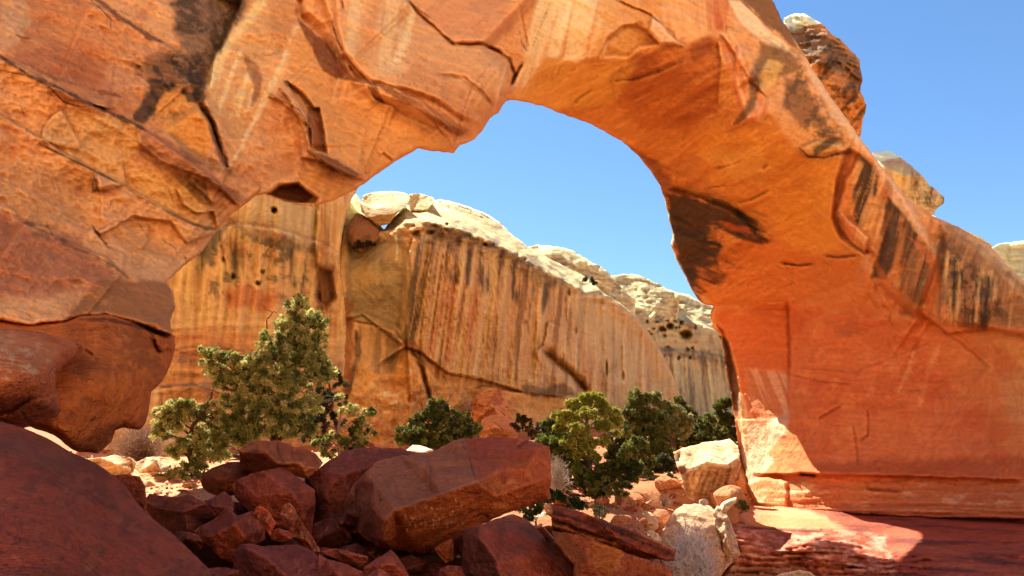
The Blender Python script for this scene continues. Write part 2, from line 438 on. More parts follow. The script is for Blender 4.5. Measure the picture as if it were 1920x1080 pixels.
# ------------------------------------------------------------------ free boulders: rounded polyhedra
def hull_planes(pts):
    bm = bmesh.new()
    for p in pts: bm.verts.new(p)
    r = bmesh.ops.convex_hull(bm, input=bm.verts)
    pl = []
    c = np.mean(np.array(pts), 0)
    for fc in bm.faces:
        nn = np.array(fc.normal); h = float(np.dot(nn, np.array(fc.verts[0].co) - c))
        if h < 0: nn, h = -nn, -h
        if fc.calc_area() > 1e-7: pl.append((nn[0], nn[1], nn[2], h))
    bm.free(); return c, np.array(pl)
_cs = {}
def cube_sphere(n):
    if n in _cs: return _cs[n]
    t = np.tan(np.linspace(-1, 1, n + 1) * math.pi / 4)
    a, b = np.meshgrid(t, t); o = np.ones_like(a)
    V, F = [], []
    for k, (x, y, z) in enumerate([(o, a, b), (-o, b, a), (b, o, a), (a, -o, b), (a, b, o), (b, a, -o)]):
        V.append(np.stack([x, y, z], -1).reshape(-1, 3)); i = np.arange((n + 1)**2).reshape(n + 1, n + 1) + k * (n + 1)**2
        F.append(np.stack([i[:-1, :-1], i[:-1, 1:], i[1:, 1:], i[1:, :-1]], -1).reshape(-1, 4))
    V = np.concatenate(V); V /= np.linalg.norm(V, axis=1)[:, None]; F = np.concatenate(F)
    kk = np.round(V * 1e5).astype(np.int64); _, first, inv = np.unique(kk, axis=0, return_index=True, return_inverse=True)
    inv = inv.ravel(); V = V[first]; F = inv[F]
    _cs[n] = (V, F); return _cs[n]
def shape_hull(pts, n, sharp=26, amp=.03, freq=1.3, chip=.5, seed=0, strat=0.0):
    c, pl = hull_planes(pts); U_, F = cube_sphere(n)
    if sharp >= 22:          # broken rock: crisp arrises, a few corners knocked off
        sharp *= 5; r_ = np.random.RandomState(int(abs(seed) * 1000) % 99991); A = np.array(pts) - c; cuts = []
        for k in range(14):
            v = r_.normal(size=3); v /= np.linalg.norm(v); cuts.append((*v, float((A @ v).max()) * r_.uniform(.9, .97)))
        pl = np.vstack([pl, cuts])
    else: sharp *= 1.6
    size = float(np.mean(np.ptp(np.array(pts), axis=0)))
    # work in a frame scaled to the box so that flat slabs are sampled evenly
    ext = np.ptp(np.array(pts), axis=0) / 2 + 1e-6
    Wd = U_ * ext; Wd /= np.linalg.norm(Wd, axis=1)[:, None]
    dn = Wd @ pl[:, :3].T; t = np.where(dn > 1e-4, pl[None, :, 3] / np.maximum(dn, 1e-4), 1e6)
    inv = 1 / np.maximum(t, 1e-6); k = sharp
    mx = inv.max(1); t = 1 / (mx * (np.sum((inv / mx[:, None])**k, 1))**(1 / k))
    V = Wd * t[:, None] + c
    q = V * freq / size * 3
    dsp = amp * size * (fbm(q[:, 0] + seed, q[:, 1], q[:, 2], 6, .55) + chip * np.minimum(0, ridged(q[:, 0] * .9 + seed + 5, q[:, 1] * .9, q[:, 2] * .9, 3)))
    if strat: dsp = dsp + strat * size * fbm(q[:, 0] * .15 + seed, q[:, 1] * .15, q[:, 2] * 4, 4, .6)
    V = V + Wd * dsp[:, None]
    return V, F
def boulder(name, label, pts, Y0, back=None, base=(150, 75, 50), pops=(), mat=None, n=46, sharp=26, amp=.03, freq=1.3, chip=.5, seed=None,
            cat='boulder', group=None, gain=1.0, strat=0.0, shrink=.75, parent=None, drop=0.0):
    """pts: (px, py, dy) traced corners, dy metres behind Y0; a shrunken copy at the back closes it"""
    q = [(a[0], a[1], a[2] if len(a) > 2 else 0.0) for a in pts]
    if sharp >= 22:
        qa = np.array([[a, b] for a, b, _ in q]); m = len(q)
        for m_ in range(5, len(q)):
            if inside(qa[m_:, 0], qa[m_:, 1], qa[:m_]).all(): m = m_; break
        ol = q[:m]; cx = sum(a for a, _, _ in ol) / m; cy = sum(b for _, b, _ in ol) / m
        oa = np.array([[a, b] for a, b, _ in ol]); ext = []
        for a, b, c in ol:
            for an in np.arange(8) * math.pi / 4:
                ex, ey = a + 14 * math.cos(an), b + 14 * math.sin(an)
                if not inside(np.array([ex]), np.array([ey]), oa)[0] and linedist(np.array([ex]), np.array([ey]), oa, True)[0][0] > 11: ext.append((ex, ey, c)); break
        fd = facets(q + ext); wpx = np.ptp([a[0] for a in ol]); hpx = np.ptp([a[1] for a in ol]); sz = .5 * (wpx + hpx) / FPX * Y0
        sd_ = seed if seed is not None else (pts[0][0] * .137) % 50
        def nf(px, py, w):
            e = amp * sz * .9 * fbm(w[:, 0] * 5 / sz, w[:, 1] * 5 / sz, w[:, 2] * 5 / sz + sd_, 5, .65) - amp * sz * .5 * np.maximum(0, ridged(w[:, 0] * 3 / sz + w[:, 2] / sz, w[:, 1] * 3 / sz, w[:, 2] * 9 / sz + sd_, 4) - .35)
            if strat: e = e + strat * sz * 2 * fbm(w[:, 0] / sz, sd_, w[:, 2] * 14 / sz, 4, .6)
            return e
        o = relief(name, [(a, b) for a, b, _ in ol], lambda x, y: Y0 + fd(x, y), [], list(pops), base, mat or M_BOULD, step=max(1.7, min(2.6, (wpx + hpx) / 110)), thick=(back or sz * .8),
                   noise=(amp * sz * 1.8, 1.8 / sz), gain=gain, rough_out=max(1.0, min(3.0, amp * (wpx + hpx) * .32)), round_px=max(3, min(8, (wpx + hpx) * .03)), round_m=.03 * sz, nfun=nf, back_in=.25, seed=sd_, parent=parent, ridge=.7)
        return tag(o, label, cat, group)
    fr = np.array([P(a, b, Y0 + c) for a, b, c in q])
    wpx = np.ptp([a[0] for a in q]); hpx = np.ptp([a[1] for a in q])
    if back is None: back = .5 * (wpx + hpx) / FPX * Y0
    cen = fr.mean(0); bk = cen + (fr - cen) * shrink; bk[:, 1] = cen[1] + back + (fr[:, 1] - cen[1]) * .3
    bk[:, 2] = np.minimum(bk[:, 2], fr[:, 2].max() - (fr[:, 2].max() - fr[:, 2].min()) * .12)
    allp = np.vstack([fr, bk])
    if drop: allp = np.vstack([allp, cen + (fr - cen) * .8 - [0, -back * .5, drop]])
    sd_ = seed if seed is not None else (pts[0][0] * .137) % 50
    V, F = shape_hull([tuple(p) for p in allp], n, sharp, amp, freq, chip, sd_, strat)
    px, py = proj(V)
    col = paint(px, py, list(pops), base, gain)
    o = link_mesh(name, V, F, mat or M_BOULD, col, parent)
    return tag(o, label, cat, group)
# ------------------------------------------------------------------ THE GROUND (one sheet to the horizon, rising to the cliff foot; unseen rise behind the camera added to bounce sunlight)
def ground_z(x, y):
    x, y = np.broadcast_arrays(np.asarray(x, float), np.asarray(y, float))
    z = np.interp(y, [-400, -140, -70, -26, -10, 0, 16, 22, 30, 40, 55, 75, 110, 200, 1500], [70, 60, 36, 9, .6, -.2, -.35, .55, 1.7, 3.1, 5.0, 7.4, 11, 16, 16])
    z = z + sstep(-3.2, -6, x) * sstep(15, 19, y) * sstep(44, 25, y) * 1.0
    q = x / np.maximum(y, 1)
    z = z - np.maximum(sstep(.265, .295, q) * sstep(46, 38, y) * (1.6 + .09 * np.clip(y - 16, 0, 22)), sstep(.15, .2, q) * sstep(27.5, 25.8, y) * 2.2) * sstep(14, 17, y)
    z = z + .5 * fbm(x * .12, y * .12, 1.0, 3) + .16 * fbm(x * .6, y * .6, 2.0, 4) * sstep(120, 60, np.abs(y))
    z = z + .05 * ridged(x * 2, y * 2, 3.0, 3) * sstep(60, 40, np.abs(y))
    z = z + sstep(8, 60, np.abs(x)) * sstep(2, -40, y) * 16
    pl = sstep(7.5, 13.5, y) * sstep(17, 14.6, y) * sstep(-6.5, -4.6, x) * sstep(1.2, .2, x)
    return z + 1.15 * pl
def build_ground():
    def ax(near, far, st, lo, hi):
        a = list(np.arange(lo, hi, st)); s = st
        while a[-1] < far: s *= 1.25; a.append(a[-1] + s)
        s = st; b = [lo]
        while b[-1] > -far: s *= 1.25; b.append(b[-1] - s)
        return np.array(b[:0:-1] + a)
    xs = ax(0, 1500, .16, -14, 22); ys = ax(0, 1500, .16, 9, 48)
    gx, gy = np.meshgrid(xs, ys); gz = ground_z(gx, gy)
    V = np.stack([gx, gy, gz], -1).reshape(-1, 3); ny, nx = gx.shape; i = np.arange(ny * nx).reshape(ny, nx)
    F = np.stack([i[:-1, :-1], i[:-1, 1:], i[1:, 1:], i[1:, :-1]], -1).reshape(-1, 4)
    x, y = V[:, 0], V[:, 1]
    c = np.broadcast_to(lin((172, 114, 72)), V.shape).copy()
    m = sstep(-.1, .3, fbm(x * .35, y * .35, 5, 5))[:, None] * .5; c = c * (1 - m) + lin((156, 92, 58)) * m
    m = (sstep(-3, -5.5, x) * sstep(16, 19, y) * sstep(38, 30, y))[:, None] * .75; c = c * (1 - m) + lin((196, 150, 102)) * m
    m = (sstep(-4, -12, y))[:, None] * .85; c = c * (1 - m) + lin((216, 176, 134)) * m  # unseen added slope, tan to soften the colour it bounces
    m = (sstep(18, 16, y) * sstep(-2, 2, y))[:, None] * .9; c = c * (1 - m) + lin((96, 48, 34)) * m  # ground under the pile painted dark, gap shade put into the colour
    o = link_mesh('ground', V, F, M_GROUND, c, origin=(0, 0, 0)); o['kind'] = 'structure'
build_ground()

# ------------------------------------------------------------------ THE ARCH
ARCH = [(312,528),(350,495),(380,470),(405,435),(430,405),(455,387),(480,366),(497,364),(525,377),(560,384),(590,386),(620,378),(655,362),
 (675,350),(700,332),(740,303),(785,279),(820,284),(850,287),(862,272),(890,262),(905,243),(918,222),(935,212),(948,190),(958,187),(990,192),(1020,200),
 (1040,208),(1065,218),(1100,229),(1130,245),(1165,265),(1195,290),(1220,320),(1238,350),(1245,370),(1252,400),(1262,440),(1258,460),(1270,490),(1285,520),
 (1302,552),(1318,570),(1338,573),(1330,590),(1335,612),(1350,628),(1358,660),(1362,700),(1370,740),(1378,790),(1385,840),(1388,890),(1397,905),(1394,945),
 (1410,960),(1440,1000),(1500,1060),(1700,1120),(2600,1200),(2900,1100),(2900,820),(2350,740),(2060,610),(1920,527),(1890,500),(1865,470),(1848,456),(1800,427),(1760,410),(1730,395),(1700,370),(1660,322),
 (1630,282),(1610,255),(1590,225),(1560,185),(1530,140),(1510,105),(1490,75),(1465,35),(1450,0),(1425,-60),(1380,-200),(1290,-400),(1050,-640),
 (500,-780),(250,-900),(100,-1150),(-500,-1200),(-1300,-700),(-1100,800),(-400,660),(-60,600),(0,602),(50,610),(120,604),(150,594),(200,591),(260,606),(322,628),(320,600),(329,575),(323,545)]  # unseen upper mass extended to keep the near boulders in shade
AD = [(0,-1100,17),(500,-1000,22),(-700,-800,14),(-1100,-500,14),(-1100,200,11),(-1100,780,9),(-400,600,10),(-400,-300,15),(0,0,16.5),(0,300,14.6),(0,580,12.4),(320,0,19.5),(300,300,17.4),(200,450,15.8),(320,520,16.4),(320,620,13.6),(440,390,19),
 (-200,-700,20),(500,-700,24),(560,0,21.3),(560,380,20),(760,100,22.6),(700,330,21.6),(850,280,23.2),(900,0,24.2),(950,180,24.6),(900,-550,26),(1100,-400,27.5),
 (1030,105,25.2),(1160,95,26.4),(1290,85,27.2),(1200,0,26.2),(1340,75,27.8),(1060,215,30.5),(1165,265,32.5),(1220,320,35),(1250,400,37.5),(1260,450,38.5),(1300,550,39.5),(1335,572,39.5),
 (1250,200,30.5),(1350,200,29.6),(1330,350,34.5),(1400,220,28.8),(1400,450,36),(1450,0,28.8),(1440,-120,28.8),(1300,-380,28.5),(1500,150,29),(1600,270,29.6),(1560,400,31.5),(1500,500,35.5),(1660,330,29.8),
 (1620,470,31.4),(1700,560,31.2),(1800,430,29.6),(1850,590,28.5),(1920,530,27),(1330,610,41),(1360,700,42),(1385,850,43),(1395,940,43),(1480,600,38),(1480,760,37.5),(1478,930,37),(1500,820,36.6),(1620,650,35),(1650,900,33),(1800,700,31.2),(1920,930,27),
 (1920,700,28),(2300,750,24),(2600,1150,18),(2850,1000,20),(2850,850,22),(1500,1060,37),(1700,1110,32)]
UNDER = [(958,187),(1000,145),(1024,106),(1050,112),(1080,121),(1100,108),(1150,111),(1178,108),(1192,95),(1215,88),(1250,85),(1285,88),(1300,75),(1335,66),(1352,110),(1375,150),
 (1380,190),(1395,225),(1420,232),(1440,210),(1470,250),(1500,285),(1540,300),(1580,295),(1575,340),(1558,400),(1570,440),(1620,480),(1600,530),(1480,575),(1338,573),(1285,520),(1258,460),(1245,370),(1195,290),(1130,245),(1040,208)]
arch_ops = [
 # big slabs and facets of the near abutment
 ('step', [(-60,85),(40,125),(110,168),(190,205),(250,232),(300,262),(350,300),(420,350),(460,382)], 1.0, 70),          # long dark bedding break; the upper mass stands forward
 ('step', [(460,395),(390,335),(300,302),(262,270),(255,245)], .35, 30),
 ('step', [(210,205),(130,185),(92,162)], .45, 26),
 ('step', [(-60,180),(80,262),(140,300),(220,342),(300,385),(370,425),(420,420)], .42, 70),
 ('step', [(75,268),(80,240),(100,215),(120,203)], .28, 60),
 ('step', [(178,358),(172,330)], .3, 26), ('step', [(240,345),(185,358)], .2, 26),
 ('step', [(420,430),(350,455),(320,415),(250,405),(190,440),(165,425)], .25, 40),
 ('step', [(275,420),(278,450),(262,470)], .15, 25), ('step', [(170,425),(200,462),(240,480)], .22, 40),
 ('step', [(30,410),(80,435),(150,462),(200,485),(240,520)], .35, 60),
 ('step', [(410,432),(400,395),(370,400),(345,385),(330,350)], .3, 26), ('step', [(402,385),(385,365),(352,335)], .3, 22),
 ('step', [(310,0),(345,15),(390,55),(440,85),(470,100)], .0, 10),
 ('step', [(150,0),(215,25),(260,55),(305,80),(345,110),(390,155)], .5, 60),
 ('step', [(455,0),(425,75),(400,110),(392,165)], -.8, 60),
 ('step', [(370,195),(392,225),(408,270),(425,312),(438,320)], .55, 50), ('crack', [(370,190),(400,235),(412,285),(430,318)], .35, 6),
 ('step', [(436,325),(420,300),(405,250),(380,180)], .3, 14),
 ('step', [(530,150),(565,170),(588,215),(612,255),(620,290)], -.0, 10),
 # centre slabs (560-960)
 ('slab', [(555,0),(560,30),(600,60),(640,130),(670,170),(700,190),(760,215),(830,250),(860,262),(905,243),(950,190),(960,150),(950,110),(920,90),(1010,0),(1020,-140),(560,-140)], .75, 22, .12, -.1),
 ('slab', [(555,0),(562,38),(600,68),(645,140),(672,158),(700,155),(640,100),(622,35),(600,-40)], -.45, 8),
 ('slab', [(625,40),(640,100),(665,130),(692,155),(760,172),(815,190),(850,215),(905,243),(948,190),(960,120),(955,100),(925,88),(850,80),(830,60),(790,25),(765,0),(765,-120),(620,-120)], .3, 10, -.05, 0),
 ('step', [(765,0),(790,28),(830,62),(850,82),(900,80),(935,95),(952,112)], -.35, 90),
 ('step', [(560,45),(582,100),(605,150),(600,190),(578,175)], .0, 12),
 ('step', [(632,145),(690,155),(735,165),(790,190),(830,225),(862,252)], .4, 30),
 ('step', [(685,158),(700,185),(720,195),(745,205)], .28, 20),
 ('step', [(830,232),(845,255),(855,275)], .3, 12),
 ('step', [(690,340),(640,325),(600,300),(578,280),(570,240),(545,190),(520,160)], .5, 60), ('slab', [(535,150),(568,170),(590,200),(600,200),(610,250),(615,290),(580,282),(575,220),(552,185)], -.4, 5),
 ('step', [(585,282),(582,240),(560,215),(530,192),(500,178)], .3, 40),
 ('step', [(680,333),(660,332),(600,300),(560,294)], .35, 26),
 ('slab', [(497,364),(520,345),(560,340),(600,372),(590,386),(560,384),(525,377)], -.7, 10),
 ('step', [(490,350),(455,385),(480,366)], .2, 20), ('step', [(740,302),(720,285),(712,290)], .15, 12),
 ('crack', [(850,80),(900,80),(935,95),(955,112),(965,140),(958,160)], .22, 3), ('crack', [(958,160),(970,135),(980,120)], .3, 3),
 ('crack', [(822,140),(870,145),(905,175),(930,205)], .12, 3), ('crack', [(973,0),(985,60),(990,95)], .08, 2), ('crack', [(622,40),(632,75),(648,110),(668,140),(692,158)], .25, 3),
 ('crack', [(640,0),(644,18)], .12, 2.5), ('crack', [(1155,0),(1180,12),(1215,26),(1238,42)], .15, 2.5),
 # right of the crown
 ('slab', [(1128,108),(1140,70),(1170,45),(1200,45),(1225,60),(1240,85),(1200,90),(1178,108)], -.4, 6, 0, 0),
 ('slab', [(1215,60),(1222,30),(1240,40),(1255,62),(1285,88),(1250,82),(1235,85)], .35, 5),
 ('slab', [(1380,80),(1405,90),(1425,140),(1440,190),(1425,232),(1395,225),(1375,160)], .3, 8),
 ('step', [(1440,185),(1400,140),(1370,90),(1350,60)], .3, 25),
 ('step', [(1345,75),(1352,120),(1345,200)], -.3, 40),
 ('slab', [(1500,275),(1530,262),(1578,268),(1590,285),(1548,292),(1530,296),(1505,292)], .5, 7),
 ('slab', [(1580,280),(1600,280),(1615,290),(1590,340),(1575,395),(1600,440),(1640,475),(1620,480),(1575,450),(1556,410),(1565,340)], -.45, 8),
 ('slab', [(1575,400),(1640,450),(1630,480),(1660,440),(1655,400),(1675,380),(1700,370),(1740,400),(1660,500),(1640,540),(1625,480),(1590,450),(1570,420)], .0, 8),
 ('slab', [(1572,402),(1580,398),(1630,445),(1625,478),(1595,455),(1572,420)], .35, 5),
 ('slab', [(1665,330),(1690,350),(1760,470),(1765,480),(1720,600),(1640,530),(1660,440)], .5, 12),
 ('slab', [(1765,480),(1760,410),(1850,470),(1980,600),(1980,640),(1760,610),(1750,560)], .3, 14),
 ('crack', [(1545,478),(1570,482),(1610,478)], .25, 3), ('crack', [(1465,493),(1500,498),(1528,494)], .25, 3),
 ('crack', [(1380,381),(1410,372),(1440,358)], .2, 3), ('crack', [(1330,352),(1360,348)], .15, 2.5), ('crack', [(1340,316),(1375,308),(1395,300)], .15, 3), ('crack', [(1430,318),(1440,308)], .2, 3),
 ('step', [(1440,330),(1500,300),(1480,345),(1430,360)], .0, 20),
 ('crack', [(1075,195),(1100,172),(1112,168)], .18, 2.5), ('step', [(1145,155),(1200,148),(1240,135),(1290,110)], .25, 24), ('step', [(1060,190),(1130,160),(1170,120)], -.2, 30),
 ('step', [(1430,450),(1380,400),(1320,375),(1255,360)], -.35, 60),
 ('step', [(1240,355),(1290,365),(1360,390),(1440,450)], .35, 40),
 ('slab', [(1330,250),(1420,240),(1450,300),(1440,340),(1380,350),(1340,300)], .15, 20),
 ('slab', [(1460,380),(1500,340),(1550,350),(1545,420),(1570,450),(1560,480),(1500,480),(1465,440)], -.25, 26),
 # right leg wall
 ('step', [(1478,560),(1482,640),(1480,760),(1478,800)], -.8, 60),
 ('crack', [(1475,560),(1480,600),(1480,700)], .1, 4),
 ('slab', [(1340,600),(1352,630),(1362,700),(1375,790),(1388,890),(1400,890),(1392,800),(1385,720),(1375,660),(1360,620)], -.8, 8),
 ('crack', [(1532,786),(1555,773),(1577,761)], .12, 2.5), ('crack', [(1627,770),(1628,800),(1628,815),(1612,826)], .12, 2.5), ('crack', [(1600,800),(1606,835),(1608,870)], .1, 3), ('crack', [(1480,702),(1540,715),(1597,720)], .05, 3),
 ('crack', [(1498,888),(1530,892)], .5, 3), ('step', [(1920,900),(1700,892),(1500,888),(1400,890)], .8, 22),
 ('step', [(1400,948),(1440,950),(1560,962),(1700,970),(1980,975)], -.9, 30), ('crack', [(1620,915),(1690,922)], .2, 3),
 ('step', [(1720,580),(1780,625),(1860,615),(1980,640)], -.7, 40), ('step', [(1740,596),(1800,640),(1860,690)], -.25, 40),
 ('step', [(1480,690),(1600,700),(1760,640)], .12, 60), ('step', [(1840,700),(1760,800),(1650,860)], .0, 60),
 ('slab', [(1395,905),(1394,948),(1480,955),(1478,900),(1440,890)], .5, 8),
]
def arch_noise(px, py, w):
    # fluting on the varnished curtain and long shallow bedding ripples elsewhere
    r = sstep(1560, 1640, px) * sstep(620, 560, py)
    s = px + .35 * (py - 400)
    fl = .28 * fbm(s / 26, py / 300, 2.0, 4) * r
    b = .10 * fbm(w[:, 0] * .25, w[:, 1] * .2, w[:, 2] * 2.2 + w[:, 0] * .5, 4)
    q = sstep(1430, 1500, px) * sstep(930, 960, py)
    st = .5 * fbm(w[:, 0] * .12, w[:, 1] * .1, w[:, 2] * 4, 4) * q
    q2 = (py - .015 * (px - 1400)) / 15 + .8 * fbm(px * .008, py * .02, 3., 4); f2 = q2 - np.floor(q2)
    st = st + .16 * np.clip(.4 + fbm(px * .012, np.floor(q2) * 3.3, 2., 3), 0, 1) * (f2**2 - .4) * sstep(1400, 1440, px) * sstep(885, 905, py)
    lf = sstep(900, 500, px)
    fc = .22 * lf * np.abs(fbm(px * .012 + py * .008, py * .02 - px * .009, 4., 4)) - .18 * lf * ridged(px * .006 + py * .004, py * .011 - px * .004, 7., 4)
    und = .45 * ridged(px * .006, py * .014 + px * .006, 3., 5) * sstep(980, 1060, px) * sstep(1500, 1400, px) * sstep(80, 130, py) * sstep(600, 540, py)
    return fl + b + st + fc - und
BLK, DKB, PAL, RED, ORG, MAR, YEL = (52,36,30), (92,56,38), (228,172,124), (176,80,46), (214,126,62), (142,62,42), (214,148,80)
